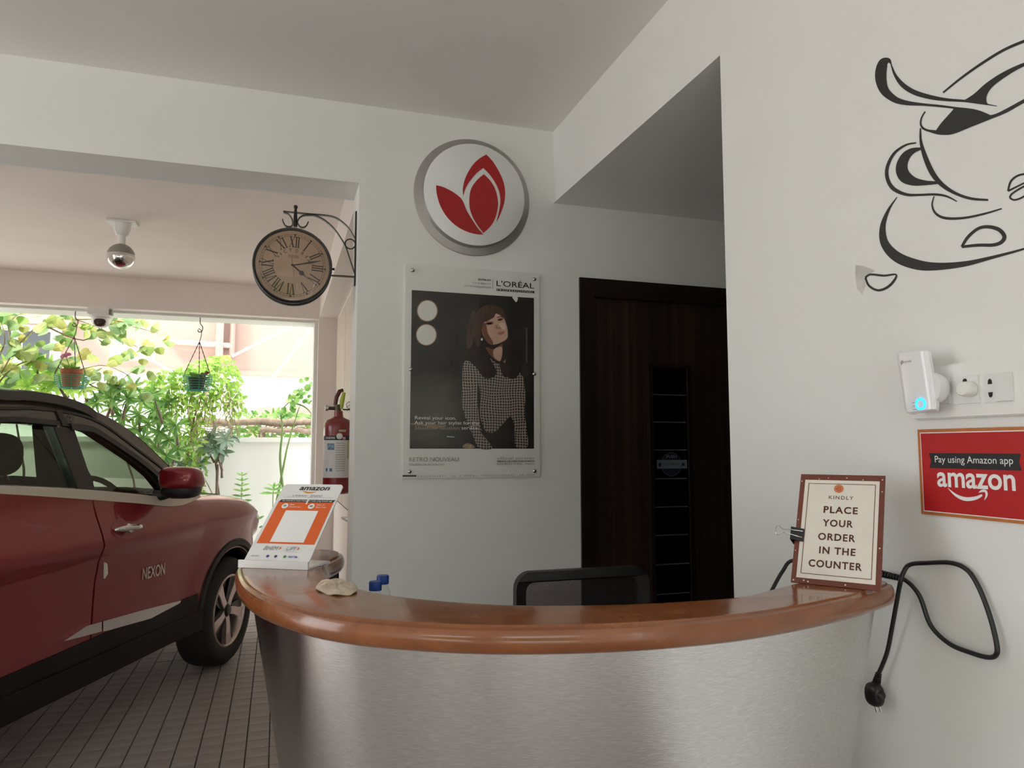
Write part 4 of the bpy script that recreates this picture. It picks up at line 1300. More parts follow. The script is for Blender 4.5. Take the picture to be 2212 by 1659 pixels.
ptext('small_print', 'SEMAINE DES CR\u00c9ATEURS DE MODE', 722, 995, 1482, 11, PRINTB, bold=.02)
ptext('small_print', 'FASHION WEEK / PARIS', 722, 995, 1503, 15, GREYPR)
ptext('footer_line', "EXCLUSIVELY  IN  L'OR\u00c9AL  PROFESSIONNEL  SALONS", 143, 995, 1588, 14, GREYPR, spacing=1.6)
pp('footer_bar', [(32, 1578), (133, 1578), (133, 1590), (32, 1590)], 4, PRINTB)
part('acrylic_cover', MB().box((px0 - .001, YP - .0065, pz0 - .001), (px1 + .001, YP - .0035, pz1 + .001)), glass_mat('clear_acrylic', (.99, .99, .985), .8, .02, 1.22), po)
for x, y in ((105, 82), (994, 148), (92, 806), (992, 840), (82, 1553), (994, 1548)):
    c_ = pw(x, y)
    part('fixing_screw', MB().lathe([(.0001, YP - .012), (.004, YP - .0115), (.0075, YP - .009), (.0085, YP - .0066), (.0085, YP - .004)], 16, (c_.x, 0, c_.z), 'Y'), STEEL, po, smooth=50)

# ---- double-sided station clock on its bracket
YCK = 3.105
cc_ = at(632.5, 573, 1, YCK)
RC = (at(719, 578, 1, YCK).x - at(546, 568, 1, YCK).x) / 2
cl = thing('station_clock', 'black double-sided station clock with tan roman dial on a scrolled bracket', 'clock', V((XJ, YCK + .035, cc_.z)))
tilt = math.radians(-3.0)
fK = Frame(V((cc_.x, YCK + .004, cc_.z)), (math.cos(tilt), 0, math.sin(tilt)), (-math.sin(tilt), 0, math.cos(tilt)))
part('case', MB().lathe([(RC - .012, YCK + .006), (RC - .010, YCK - .006), (RC - .004, YCK - .008), (RC, YCK - .002), (RC, YCK + .012), (RC - .005, YCK + .014), (RC - .005, YCK + .056), (RC, YCK + .058), (RC, YCK + .074), (RC - .004, YCK + .08), (RC - .012, YCK + .068)], 72, (cc_.x, 0, cc_.z), 'Y'), BLACKM, cl, smooth=35)
DIAL = mat('tan_clock_dial', (0.43, 0.285, 0.20), 0.55, var=.12, scale=9)
NUM = mat('dark_numeral', (.030, .012, .012), .5)
for nm_, yy in (('dial', YCK + .004), ('rear_dial', YCK + .068)):
    part(nm_, MB().lathe([(.0001, yy), (RC - .008, yy)], 64, (cc_.x, 0, cc_.z), 'Y'), DIAL, cl)
R1 = RC - .010
def num_geo(s_):
    """roman numeral as thick/thin strokes with serifs, unit height, centred"""
    rects, x = [], 0.0
    for ch in s_:
        if ch == 'I':
            rects += [[(x + .04, 0), (x + .17, 0), (x + .17, 1), (x + .04, 1)], [(x - .02, 0), (x + .23, 0), (x + .23, .05), (x - .02, .05)], [(x - .02, .95), (x + .23, .95), (x + .23, 1), (x - .02, 1)]]
            x += .27
        elif ch == 'V':
            rects += [[(x + .02, 1), (x + .17, 1), (x + .36, 0), (x + .27, 0)], [(x + .50, 1), (x + .56, 1), (x + .36, 0), (x + .30, 0)], [(x - .04, .95), (x + .24, .95), (x + .24, 1), (x - .04, 1)], [(x + .40, .95), (x + .64, .95), (x + .64, 1), (x + .40, 1)]]
            x += .66
        else:
            rects += [[(x + .02, 1), (x + .17, 1), (x + .56, 0), (x + .41, 0)], [(x + .50, 1), (x + .56, 1), (x + .08, 0), (x + .02, 0)], [(x - .04, .95), (x + .24, .95), (x + .24, 1), (x - .04, 1)], [(x + .42, .95), (x + .64, .95), (x + .64, 1), (x + .42, 1)], [(x - .06, 0), (x + .18, 0), (x + .18, .05), (x - .06, .05)], [(x + .34, 0), (x + .62, 0), (x + .62, .05), (x + .34, .05)]]
            x += .66
    w = x - .04
    return [[(a - w / 2, b_ - .5) for a, b_ in r] for r in rects]
for h_, s_ in enumerate(('XII', 'I', 'II', 'III', 'IV', 'V', 'VI', 'VII', 'VIII', 'IX', 'X', 'XI')):
    a = 2 * PI * h_ / 12
    q = MB()
    for r in num_geo(s_):
        pts = []
        for x, y in r:
            x, y = x * .036, y * .045 + R1 * .665
            pts.append(fK(x * math.cos(a) + y * math.sin(a), -x * math.sin(a) + y * math.cos(a), .0006))
        q.add(pts, [(0, 1, 2, 3)])
    part('numeral', q, NUM, cl)
q = MB()
for rr_ in (.878, .822):
    for k in range(96):
        a0, a1 = 2 * PI * k / 96, 2 * PI * (k + 1) / 96
        q.add([fK(R1 * r_ * math.sin(a), R1 * r_ * math.cos(a), .0006) for r_, a in ((rr_, a0), (rr_, a1), (rr_ + .007, a1), (rr_ + .007, a0))], [(0, 1, 2, 3)])
for k in range(60):
    a = 2 * PI * k / 60
    if k % 5:
        q.add([fK(R1 * r_ * math.sin(a + d_), R1 * r_ * math.cos(a + d_), .0006) for r_, d_ in ((.822, -.004), (.822, .004), (.882, .004), (.882, -.004))], [(0, 1, 2, 3)])
    else:
        q.add([fK(R1 * r_ * math.sin(a + d_), R1 * r_ * math.cos(a + d_), .0008) for r_, d_ in ((.815, 0), (.895, .04), (.895, -.04))], [(0, 1, 2)])
part('minute_track', q, NUM, cl, kind='stuff')
q = MB()
for ch, deg in zip('VICTORIA', (-58, -45, -29, -11, 9, 29, 45, 60)):
    a = math.radians(deg)
    rx, ry = .066 * math.sin(a), .066 * math.cos(a) - .008
    text(q, ch, lambda u, w, a=a, rx=rx, ry=ry: fK(rx + u * math.cos(a) + w * math.sin(a), ry - u * math.sin(a) + w * math.cos(a), .0006), -.0055 if ch != 'I' else -.0015, 0, .011 if ch != 'I' else .003, .014, bold=.006)
part('dial_lettering', q, NUM, cl)
q = MB(); text(q, 'STATION', fK.lift(.0006), -.020, .032, .040, .012, bold=.004); part('dial_lettering', q, NUM, cl)
def hand(name, ang, pts, m_, lay):
    a = math.radians(ang)
    q = MB().prism([(x, y) for x, y in pts], lambda x, y, t: fK(x * math.cos(a) + y * math.sin(a), -x * math.sin(a) + y * math.cos(a), lay + t), 0, .0008)
    part(name, q, m_, cl)
hand('minute_hand', 73, [(-.0022, -.006), (.0022, -.006), (.0022, .04), (.0045, .075), (.001, .115), (-.001, .115), (-.0045, .075), (-.0022, .04)], BLACKM, .002)
hand('hour_hand', 127, [(-.003, -.006), (.003, -.006), (.003, .036), (.010, .044), (.0085, .053), (.002, .058), (.0008, .085), (-.0008, .085), (-.002, .058), (-.0085, .053), (-.010, .044), (-.003, .036)], BLACKM, .0035)
hand('second_hand', -12, [(-.0008, -.045), (.0008, -.045), (.0008, .03), (-.0008, .03)], mat('red_second_hand', (.25, .02, .02), .5), .005)
part('hand_cap', MB().lathe([(.0001, YCK - .004), (.004, YCK - .003), (.004, YCK)], 14, (cc_.x, 0, cc_.z), 'Y'), BLACKM, cl)
GL = glass_mat('clock_glass', (.96, .95, .93), 1.0, .0, 1.5)
part('glass', MB().lathe([(.0001, YCK - .016), (RC * .3, YCK - .0150), (RC * .6, YCK - .0122), (RC * .8, YCK - .009), (RC - .008, YCK - .004)], 56, (cc_.x, 0, cc_.z), 'Y'), GL, cl, smooth=80)
YB = YCK + .035
bk_ = lambda x, y: at(520 + x / 6.637, 430 + y / 6.637, 1, YB)
def scroll(name, pts, wd=.0045, dp=.009):
    c3 = [bk_(x, y) for x, y in crom(pts, 6)]
    mb = MB()
    n = len(c3)
    for i in range(n):
        a, b_ = c3[max(i - 1, 0)], c3[min(i + 1, n - 1)]
        t = (b_ - a).normalized()
        nn = V((-t.z, 0, t.x)) * wd / 2
        for sx, sy in ((1, -1), (1, 1), (-1, 1), (-1, -1)):
            mb.v.append(c3[i] + nn * sx + V((0, dp * sy, 0)))
    for i in range(n - 1):
        for k in range(4):
            l = (k + 1) % 4
            mb.f.append((4 * i + k, 4 * i + l, 4 * i + 4 + l, 4 * i + 4 + k))
    mb.f += [(0, 1, 2, 3), (4 * n - 1, 4 * n - 2, 4 * n - 3, 4 * n - 4)]
    part(name, mb, BLACKM, cl)
scroll('bracket_arm', [(610, 180), (760, 194), (970, 215), (1250, 240), (1400, 290), (1530, 400), (1610, 520), (1650, 600)], .003)
scroll('bracket_scroll', [(970, 330), (935, 390), (890, 410), (845, 395), (815, 345), (830, 290), (880, 245), (960, 232), (1070, 240), (1200, 305), (1330, 420), (1420, 540), (1500, 680), (1570, 880), (1640, 1100)], .0040)
scroll('bracket_scroll', [(612, 190), (680, 218), (730, 280), (745, 345), (732, 388), (690, 402), (640, 385), (612, 340), (598, 292)], .0040)
cr_ = bk_(1570, 645); rr_ = (bk_(1642, 645) - cr_).x
part('bracket_ring', MB().tube([cr_ + V((rr_ * math.cos(2 * PI * k / 28), 0, rr_ * math.sin(2 * PI * k / 28))) for k in range(28)], .0028, 8, closed=True), BLACKM, cl, smooth=60)
pt_, pb_ = bk_(787, 130), bk_(782, 400)
part('post', MB().tube([pb_, pb_ + (pt_ - pb_) * .5, pt_], [.0085, .008, .0055], 12), BLACKM, cl, smooth=60)
part('finial', MB().blob(bk_(788, 115), (.009, .009, .009), 2, 14, 10), BLACKM, cl, smooth=80)
zt_, zb_ = bk_(1665, 185).z, bk_(1645, 1245).z
part('wall_plate', MB().box((XJ - .006, YB - .012, zb_), (XJ - .0005, YB + .012, zt_)), BLACKM, cl)
scroll('lower_arm', [(1300, 1098), (1480, 1108), (1650, 1118)], .0045)
part('side_knob', MB().tube([bk_(1310, 1003), bk_(1345, 1006)], [.004, .006], 10), BLACKM, cl, smooth=50)

# =================================================================== RIGHT WALL: mural, sockets, plug-in extender, plaque
mk = crop(1830, 60, 2.764)
INK = mat('mural_black_paint', (0.020, 0.020, 0.017), 0.55, var=.15)
mo = at(2050, 600, 0, XR)
mu_ = thing('coffee_mural', 'black painted mural of a steaming coffee cup and saucer on the right wall', 'mural', V((XR, mo.y, mo.z)))
def ink(name, polys):
    q = MB()
    for p in polys:
        if isinstance(p, tuple):            # stroke: (list, closed)
            pts, closed = p
            if closed:
                n = len(pts)
                pts = pts + [pts[0]]
            L, R_ = ribbon(pts, 6)
            a = [at(*mk(x, y), 0, XR - .0008) for x, y in L]
            b_ = [at(*mk(x, y), 0, XR - .0008) for x, y in R_]
            k = len(a)
            q.add(a + b_, [(i, i + 1, k + i + 1, k + i) for i in range(k - 1)])
        else:
            q.poly([at(*mk(x, y), 0, XR - .0009) for x, y in p])
    part(name, q, INK, mu_)
ink('spoon', [([(262, 215, 6), (245, 195, 30), (213, 215, 58), (200, 290, 68), (220, 370, 55), (280, 425, 40), (350, 448, 28), (450, 458, 16), (560, 468, 14), (640, 478, 12), (740, 490, 14), (800, 505, 14), (850, 524, 10)], False),
              ([(260, 212, 6), (285, 280, 16), (330, 340, 28), (400, 385, 30), (500, 415, 26), (600, 430, 18), (700, 437, 14), (800, 452, 10), (895, 468, 4)], False)])
ink('steam_line', [([(572, 387, 10), (680, 300, 13), (800, 215, 15), (930, 135, 16), (1056, 80, 17), (1180, 40, 16), (1320, 30, 8)], False)])
ink('steam_wedge', [segs([(700, 432), (760, 392), (830, 330), (930, 265), (1056, 208), (1200, 170)], [(1200, 170), (1210, 180), (1056, 230), (950, 290), (870, 350), (835, 400), (832, 440), (848, 462)], [(848, 462), (760, 447), (700, 432)])])
ink('coffee_surface', [segs([(628, 480), (700, 478), (770, 493), (840, 522)], [(840, 522), (900, 508), (1056, 425), (1200, 350)], [(1200, 350), (1205, 370), (1056, 448), (950, 507), (850, 548), (740, 592), (640, 632), (580, 640), (520, 632), (440, 602)], [(440, 602), (470, 606), (530, 612)], [(530, 612), (560, 570), (600, 525), (632, 488), (628, 480)])])
ink('rim_curl', [([(465, 500, 8), (443, 540, 9), (440, 580, 11), (465, 607, 13), (520, 622, 14)], False)])
ink('cup_side', [([(437, 600, 8), (440, 680, 16), (465, 770, 28), (510, 870, 32), (570, 940, 26), (650, 990, 18), (740, 1020, 16), (842, 1028, 12)], False)])
ink('cup_handle', [segs([(440, 714), (380, 720), (330, 750), (295, 810), (293, 870), (325, 920), (390, 942), (470, 940), (562, 930)], [(562, 930), (540, 918), (470, 912), (410, 895), (370, 860), (360, 820), (375, 775), (405, 745), (440, 728), (440, 714)]),
                   ([(412, 687, 8), (350, 700, 12), (280, 750, 16), (240, 830, 20), (240, 900, 22), (275, 960, 24), (350, 995, 18), (430, 998, 14), (520, 995, 14), (590, 1005, 12), (655, 1037, 6)], False)])
ink('saucer', [([(298, 1010, 4), (245, 1090, 16), (212, 1190, 34), (225, 1290, 50), (300, 1370, 62), (420, 1415, 60), (540, 1425, 45), (700, 1410, 32), (850, 1375, 20), (1056, 1320, 12), (1200, 1270, 10), (1330, 1180, 14)], False),
               ([(518, 1006, 6), (507, 1060, 10), (530, 1110, 14), (590, 1137, 16), (700, 1135, 14), (820, 1110, 12), (922, 1080, 8)], False)])
ink('coffee_bean', [([(684, 1308, 16), (720, 1250, 18), (780, 1200, 18), (840, 1188, 20), (905, 1205, 24), (938, 1245, 24), (920, 1280, 22), (870, 1297, 20), (780, 1298, 18)], True)])
ink('coffee_bean', [([(108, 1492, 12), (140, 1473, 12), (220, 1480, 13), (292, 1474, 10), (272, 1520, 15), (230, 1555, 15), (180, 1567, 14), (130, 1540, 13)], True)])
ink('coffee_bean', [([(960, 975, 11), (975, 920, 12), (1010, 887, 12), (1056, 874, 12), (1100, 880, 12), (1110, 905, 11), (1050, 930, 10)], True), ([(970, 1015, 11), (985, 990, 11), (1050, 950, 11), (1110, 930, 11), (1100, 970, 11), (1050, 1010, 11), (1000, 1028, 11)], True)])
q = MB(); q.poly([at(*mk(x, y), 0, XR - .0005) for x, y in ((50, 1415), (110, 1425), (165, 1450), (140, 1470), (100, 1490), (110, 1540), (90, 1590), (60, 1560), (48, 1480))])
part('smudge', q, mat('wall_smudge', (.58, .57, .53), .8, var=.15, scale=30), mu_)

# socket board
XS = XR - .022
sk = crop(1880, 730, 6.663)
so = at(*sk(1500, 1150), 0, XR)
sb = thing('socket_board', 'long white modular electrical socket board on the right wall', 'socket', V((XR, .96, 1.404)))
zs0, zs1 = 1.404, 1.503
ys1 = at(*sk(690, 1180), 0, XR).y; ys0 = .80
part('back_box', MB().prism([(ys1, zs0), (ys0, zs0), (ys0, zs1), (ys1, zs1)], lambda a, b_, t: V((XR - .001 - t * .010, a, b_)), 0, 1), PLAST, sb)
part('cover_plate', MB().prism([(ys1 - .002, zs0 + .003), (ys1 - .002 - .0, zs1 - .012), (ys1 - .006, zs1 - .002), (ys0 + .004, zs1 - .002), (ys0 + .004, zs0 + .002), (ys1 - .006, zs0 + .002)], lambda a, b_, t: V((XR - .011 - t * .009, a, b_)), 0, 1), PLAST, sb)
def sq(name, x0_, x1_, y0_, y1_, dpt, m_, par):
    a, c_ = at(*sk(x0_, (y0_ + y1_) / 2), 0, XS), at(*sk(x1_, (y0_ + y1_) / 2), 0, XS)
    zt2, zb2 = at(*sk((x0_ + x1_) / 2, y0_), 0, XS).z, at(*sk((x0_ + x1_) / 2, y1_), 0, XS).z
    return part(name, MB().box((XR - .020 - dpt, c_.y, zb2), (XR - .019, a.y, zt2)), m_, par), (a.y + c_.y) / 2, (zt2 + zb2) / 2
HOLE = mat('socket_hole', (.006, .006, .007), .6)
PL2 = mat('white_plastic_module', (.78, .78, .77), .22, var=.02)
for x0_, x1_, y0_, y1_ in ((860, 1140, 585, 955), (1195, 1565, 548, 945)):
    mo_, yc_, zc_ = sq('socket_module', x0_, x1_, y0_, y1_, .0035, PL2, sb)
    for dy, dz, r_ in ((0, .016, .0042), (-.011, -.006, .0034), (.011, -.006, .0034)):
        part('socket_hole', MB().lathe([(.0001, XR - .0238), (r_, XR - .0238), (r_, XR - .0225)], 14, (0, yc_ + dy, zc_ + dz), 'X'), HOLE, mo_)
mo_, yc_, zc_ = sq('socket_module', 1640, 1822, 515, 930, .0025, PL2, sb)
for dz in (.011, -.011):
    part('socket_hole', MB().prism([(-.0042, -.004), (.0042, -.004), (.0032, .003), (.0, .0055), (-.0032, .003)], lambda a, b_, t, dz=dz: V((XR - .0227 - t * .0002, yc_ + a, zc_ + dz + (b_ if dz > 0 else -b_))), 0, 1), HOLE, mo_)
sq('rocker_switch', 1826, 2045, 500, 905, .008, PL2, sb)
cp = at(*sk(1455, 740), 0, XS)
pg = thing('round_plug', 'small round white plug pushed into the middle socket', 'plug', V((XR - .024, cp.y, cp.z - .014)))
part('plug_body', MB().lathe([(.0135, XR - .0240), (.0135, XR - .036), (.0125, XR - .042), (.0105, XR - .045), (.0001, XR - .0455)], 28, (0, cp.y, cp.z), 'X'), PLAST, pg, smooth=35)

# plug-in wifi extender
XE = 1.118
ek = lambda x, y: at(*sk(x, y), 0, XE)
ew = thing('wifi_extender', 'white plug-in wifi extender with glowing blue ring on the socket board', 'extender', V((XE, ek(600, 1100).y, ek(600, 1100).z)))
EXM = mat('extender_plastic', (.80, .80, .82), .2, var=.01, coat=.4)
top, bot = [ek(345, 226), ek(790, 182)], [ek(470, 1105), ek(925, 1045)]
def exf(u, w):                     # u 0..1 left to right, w 0..1 bottom to top
    a = bot[0].lerp(bot[1], u); b_ = top[0].lerp(top[1], u)
    return a.lerp(b_, w)
mb = MB()
prf = [(0.03, .016), (0.0, .009), (.03, .004), (.08, .0012), (.2, 0), (.8, 0), (.92, .0012), (.97, .004), (1.0, .007), (.97, .016)]
ws_ = [0.0, .03, .10, .3, .6, .9, 1.0]
for w in ws_:
    pin = .10 if w == 0 else .04 if w == .03 else 0
    for u, d_ in prf:
        p = exf(pin + u * (1 - 2 * pin), w)
        mb.v.append(V((p.x + d_ + (.004 if w == 0 else 0), p.y, p.z)))
k_ = len(prf)
for i in range(len(ws_) - 1):
    for k in range(k_):
        l = (k + 1) % k_
        mb.f.append((i * k_ + k, i * k_ + l, (i + 1) * k_ + l, (i + 1) * k_ + k))
mb.f += [tuple(range(k_)), tuple((len(ws_) - 1) * k_ + k for k in range(k_))]
part('casing', mb, EXM, ew, smooth=40)
pc_ = exf(.62, .28)
part('plug_neck', MB().lathe([(.0001, XE + .008), (.030, XE + .008), (.031, XE + .020), (.029, XE + .030), (.023, XR - .0238), (.0001, XR - .0238)], 32, (0, pc_.y - .008, pc_.z + .012), 'X'), EXM, ew, smooth=50)
rc = ek(727, 950)
ringp = [V((XE - .0012, rc.y + .0092 * math.cos(2 * PI * k / 32), rc.z + .0092 * math.sin(2 * PI * k / 32))) for k in range(32)]
part('light_ring', MB().tube(ringp, .0019, 8, closed=True), mat('blue_light_ring', (.02, .35, .8), .4, emis=(.02, .42, 1.0, 2.2)), ew, smooth=60)
part('ring_button', MB().lathe([(.0001, XE - .0010), (.0072, XE - .0010), (.0072, XE + .001)], 24, (0, rc.y, rc.z), 'X'), EXM, ew)
fE = Frame(ek(445, 365) + V((-.0009, 0, 0)), (0, -1, 0), (0, 0, 1))
q = MB(); text(q, 'tp-link', fE.lift(0), .008, 0, .016, .004)
k0 = [(.003 + .003 * math.cos(2 * PI * k / 14), .002 + .0032 * math.sin(2 * PI * k / 14)) for k in range(14)]
k1 = [(.003 + .0016 * math.cos(2 * PI * k / 14), .002 + .0018 * math.sin(2 * PI * k / 14)) for k in range(14)]
q.add([fE(a, b_) for a, b_ in k0 + k1], [(k, (k + 1) % 14, 14 + (k + 1) % 14, 14 + k) for k in range(14)])
fE.rect(q, 0, -.004, .0014, .002, 0)
part('maker_mark', q, GREYPR, ew)
for i in range(3):
    q = MB(); a = ek(605, 935 + i * 50); q.box((XE - .0006, a.y - .007 - i * .002, a.z), (XE, a.y - i * .001, a.z + .0009)); part('status_mark', q, GREYPR, ew)

# red plaque
pY1, pY0, pZ0, pZ1 = 1.1003, .8715, 1.2244, 1.3854
XPQ = XR - .004
fA = Frame(V((XPQ, pY1, pZ0)), (0, -1, 0), (0, 0, 1))
WA, HA = pY1 - pY0, pZ1 - pZ0
ap = thing('payment_plaque', 'red payment plaque with orange border and black ribbon on the right wall', 'plaque', V((XR, (pY0 + pY1) / 2, pZ0)))
part('board', MB().box((XPQ, pY0, pZ0), (XR - .0005, pY1, pZ1)), mat('orange_border', (.50, .165, .04), .45, var=.1, scale=60), ap)
q = MB(); fA.rect(q, .0060, .0055, WA - .0060, HA - .0060, .0004); part('white_line', q, PRINTW, ap)
q = MB(); fA.rect(q, .0078, .0073, WA - .0078, HA - .0078, .0008); part('red_field', q, mat('red_print', (.47, .008, .010), .4, var=.03), ap)
q = MB(); r0, r1, zb2, zt2 = .0245, WA - .0245, .088, .116
q.add([fA(a, b_, .0012) for a, b_ in ((r0, zt2), (r1, zt2), (r1 - .004, (zt2 + zb2) / 2), (r1, zb2), (r0, zb2), (r0 + .004, (zt2 + zb2) / 2))], [(0, 1, 2, 3, 4, 5)]); part('ribbon', q, PRINTB, ap)
q = MB(); text(q, 'Pay using Amazon app', fA.lift(.0016), .0375, .0985, .153, .0125); part('ribbon_lettering', q, PRINTW, ap)
q = MB(); text(q, 'amazon', fA.lift(.0012), .0400, .055, .152, .029, cap=.54, bold=.02); part('logo_lettering', q, PRINTW, ap)
q = MB()
L, R_ = ribbon([(.062, .052, .0006), (.078, .040, .005), (.096, .0345, .0068), (.116, .037, .006), (.130, .0435, .0035)], 6)
k = len(L)
q.add([fA(a, b_, .0012) for a, b_ in L + R_], [(i, i + 1, k + i + 1, k + i) for i in range(k - 1)])
L, R_ = ribbon([(.124, .0475, .001), (.130, .0505, .004), (.137, .0505, .0045), (.1385, .044, .004), (.134, .035, .0008)], 5)
k = len(L)
q.add([fA(a, b_, .0012) for a, b_ in L + R_], [(i, i + 1, k + i + 1, k + i) for i in range(k - 1)])
part('logo_smile', q, PRINTW, ap)

# =================================================================== BEHIND THE COUNTER: chair, bottles
YH = 2.32
chL, chR = at(1112, 1240, 1, YH).x, at(1398, 1240, 1, YH).x
ztp = at(1180, 1234, 1, YH).z
chx = (chL + chR) / 2; hwid = (chR - chL) / 2
ch = thing('office_chair', 'black mesh-backed office chair behind the counter in front of the door', 'chair', V((chx, 2.45, 0)))
zb0 = ztp - .46
def rrect(w, h, r, n=6):
    out = []
    for cx_, cz_, a0 in ((w - r, h - r, 0), (-w + r, h - r, PI / 2), (-w + r, -h + r, PI), (w - r, -h + r, 1.5 * PI)):
        for k in range(n + 1):
            a = a0 + PI / 2 * k / n
            out.append((cx_ + r * math.cos(a), cz_ + r * math.sin(a)))
    return out
zm = (ztp + zb0) / 2
def bend(a, b_, t):
    return V((chx + a, YH + .03 * (1 - (a / hwid) ** 2) + t - .04 * (b_ / .23) * 0, zm + b_))
part('backrest_frame', MB().prism(rrect(hwid, .23, .055), bend, -.018, .018, holes=[rrect(hwid - .036, .23 - .034, .03)]), BLACKP, ch, smooth=30)
m, nt, b = node_mat('black_chair_mesh')
tc = nt.nodes.new('ShaderNodeTexCoord')
mp = nt.nodes.new('ShaderNodeMapping'); mp.inputs['Rotation'].default_value = (PI / 2, 0, 0)
nt.links.new(tc.outputs['Object'], mp.inputs[0])
mp2 = nt.nodes.new('ShaderNodeMapping'); mp2.inputs['Rotation'].default_value = (0, 0, PI / 4)
nt.links.new(mp.outputs[0], mp2.inputs[0])
bk = nt.nodes.new('ShaderNodeTexBrick'); bk.offset = 0
bk.inputs['Scale'].default_value = 260; bk.inputs['Brick Width'].default_value = 1.0; bk.inputs['Row Height'].default_value = 1.0; bk.inputs['Mortar Size'].default_value = .17
nt.links.new(mp2.outputs[0], bk.inputs['Vector'])
b.inputs['Base Color'].default_value = (.012, .012, .012, 1); b.inputs['Roughness'].default_value = .7
tr = nt.nodes.new('ShaderNodeBsdfTransparent')
mx = nt.nodes.new('ShaderNodeMixShader')
nt.links.new(bk.outputs['Fac'], mx.inputs[0]); nt.links.new(tr.outputs[0], mx.inputs[1]); nt.links.new(b.outputs[0], mx.inputs[2])
nt.links.new(mx.outputs[0], nt.nodes['Material Output'].inputs[0])
part('backrest_mesh', MB().prism(rrect(hwid - .03, .23 - .028, .03), bend, -.002, .0), m, ch)
part('backrest_bar', MB().tube([V((chx, 2.36, zm - .2)), V((chx, 2.38, .52)), V((chx, 2.48, .44))], .02, 10), BLACKP, ch, smooth=50)
part('seat', MB().blob((chx, 2.56, .47), (.24, .24, .045), 4, 24, 8), BLACKP, ch, smooth=60)
part('gas_column', MB().tube([V((chx, 2.56, .12)), V((chx, 2.56, .44))], [.03, .025], 14), BLACKP, ch, smooth=50)
for k in range(5):
    a = 2 * PI * k / 5 + .3
    e_ = V((chx + .27 * math.cos(a), 2.56 + .27 * math.sin(a), .075))
    part('base_arm', MB().tube([V((chx, 2.56, .13)), e_], [.025, .016], 10), BLACKP, ch, smooth=50)
    part('castor', MB().lathe([(.0001, -.012), (.03, -.012), (.03, .012), (.0001, .012)], 18, (e_.x, e_.y, .031), 'Y'), BLACKP, ch, smooth=40)
BLUE = mat('blue_cap', (0.012, 0.060, 0.30), 0.4, var=.05)
PET = glass_mat('clear_pet', (.93, .95, .95), 1.0, .03, 1.35)
for i, (x, ytop, Yb, lab) in enumerate(((827, 1242, 1.98, 'blue-capped water bottle standing nearer the office chair behind the counter'), (811, 1255, 1.90, 'blue-capped water bottle standing nearer the beige packet behind the counter'))):
    c_ = at(x, ytop, 1, Yb)
    zb2 = .765
    hh = c_.z - zb2
    bt = thing('water_bottle', lab, 'bottle', V((c_.x, Yb, zb2)), group='water bottles behind the counter')
    o_ = (c_.x, Yb, zb2)
    part('bottle_body', MB().lathe([(.0001, .002), (.028, .002), (.031, .008), (.031, hh - .10), (.029, hh - .075), (.018, hh - .04), (.0135, hh - .028), (.0135, hh - .018)], 28, o_, 'Z'), PET, bt, smooth=50)
    part('cap', MB().lathe([(.0158, hh - .023), (.0162, hh - .020), (.0162, hh - .004), (.0145, hh - .0005), (.0001, hh)], 24, o_, 'Z'), BLUE, bt, smooth=40)
    part('label', MB().lathe([(.0313, .06), (.0313, hh - .13)], 28, o_, 'Z'), mat('pale_label', (.7, .72, .74), .5), bt, smooth=50)
    part('water', MB().lathe([(.0001, .004), (.0295, .004), (.0295, hh - .11), (.0001, hh - .11)], 20, o_, 'Z'), glass_mat('water_tint', (.9, .95, .96), .8, 0, 1.33), bt, smooth=50)

# =================================================================== CAR PORT FITTINGS
# fire extinguisher on the column's inner side
YX = 3.52
xe0, xe1 = at(698, 960, 1, YX).x, at(761, 960, 1, YX).x
xc, re_ = (xe0 + xe1) / 2, (xe1 - xe0) / 2
zt_, zb_ = at(730, 905, 1, YX).z, at(730, 1066, 1, YX).z
fx = thing('fire_extinguisher', 'red fire extinguisher with white label hanging beside the column', 'extinguisher', V((xc, YX, zb_)))
FRED = mat('extinguisher_red', (0.20, 0.010, 0.012), 0.3, var=.04, coat=.5)
o_ = (xc, YX, 0)
part('cylinder', MB().lathe([(.0001, zb_ + .006), (re_ * .75, zb_), (re_ * .93, zb_ + .008), (re_, zb_ + .025), (re_, zt_ - .045), (re_ * .96, zt_ - .022), (re_ * .80, zt_ - .005), (re_ * .5, zt_ + .003), (re_ * .34, zt_ + .010), (re_ * .30, zt_ + .038), (.0001, zt_ + .038)], 40, o_, 'Z'), FRED, fx, smooth=40)
zl0, zl1 = at(730, 1031, 1, YX).z, at(730, 951, 1, YX).z
def band(z0_, z1_, a0, a1, m_, name, off=.0006):
    return part(name, MB().lathe([(re_ + off, z0_), (re_ + off, z1_)], 24, o_, 'Z', arc=a1 - a0, a0=a0), m_, fx, smooth=50)
AF = -PI / 2 - .09                # towards the viewer
band(zl1, zl1 + .020, AF - 1.25, AF + .95, PRINTB, 'label_header')
band(zl0, zl1, AF - 1.25, AF + .95, mat('label_paper', (.66, .63, .62), .5, var=.05), 'label')
def cyl(u, z, off=.0011):
    a = AF + u / re_
    return V((xc + (re_ + off) * math.cos(a), YX + (re_ + off) * math.sin(a), z))
for i in range(13):
    q = MB(); z = zl1 - .016 - i * .0105
    for k in range(6):
        w0 = -.008 + k * .0075
        q.quad(cyl(w0, z), cyl(w0 + .0075, z), cyl(w0 + .0075, z + .0022), cyl(w0, z + .0022))
    part('label_line', q, GREYPR, fx)
q = MB(); text(q, 'CEASEFIRE', lambda u, w: cyl(u, zl1 + .006 + w, .0014), -.062, 0, .05, .009); part('label_lettering', q, PRINTW, fx)
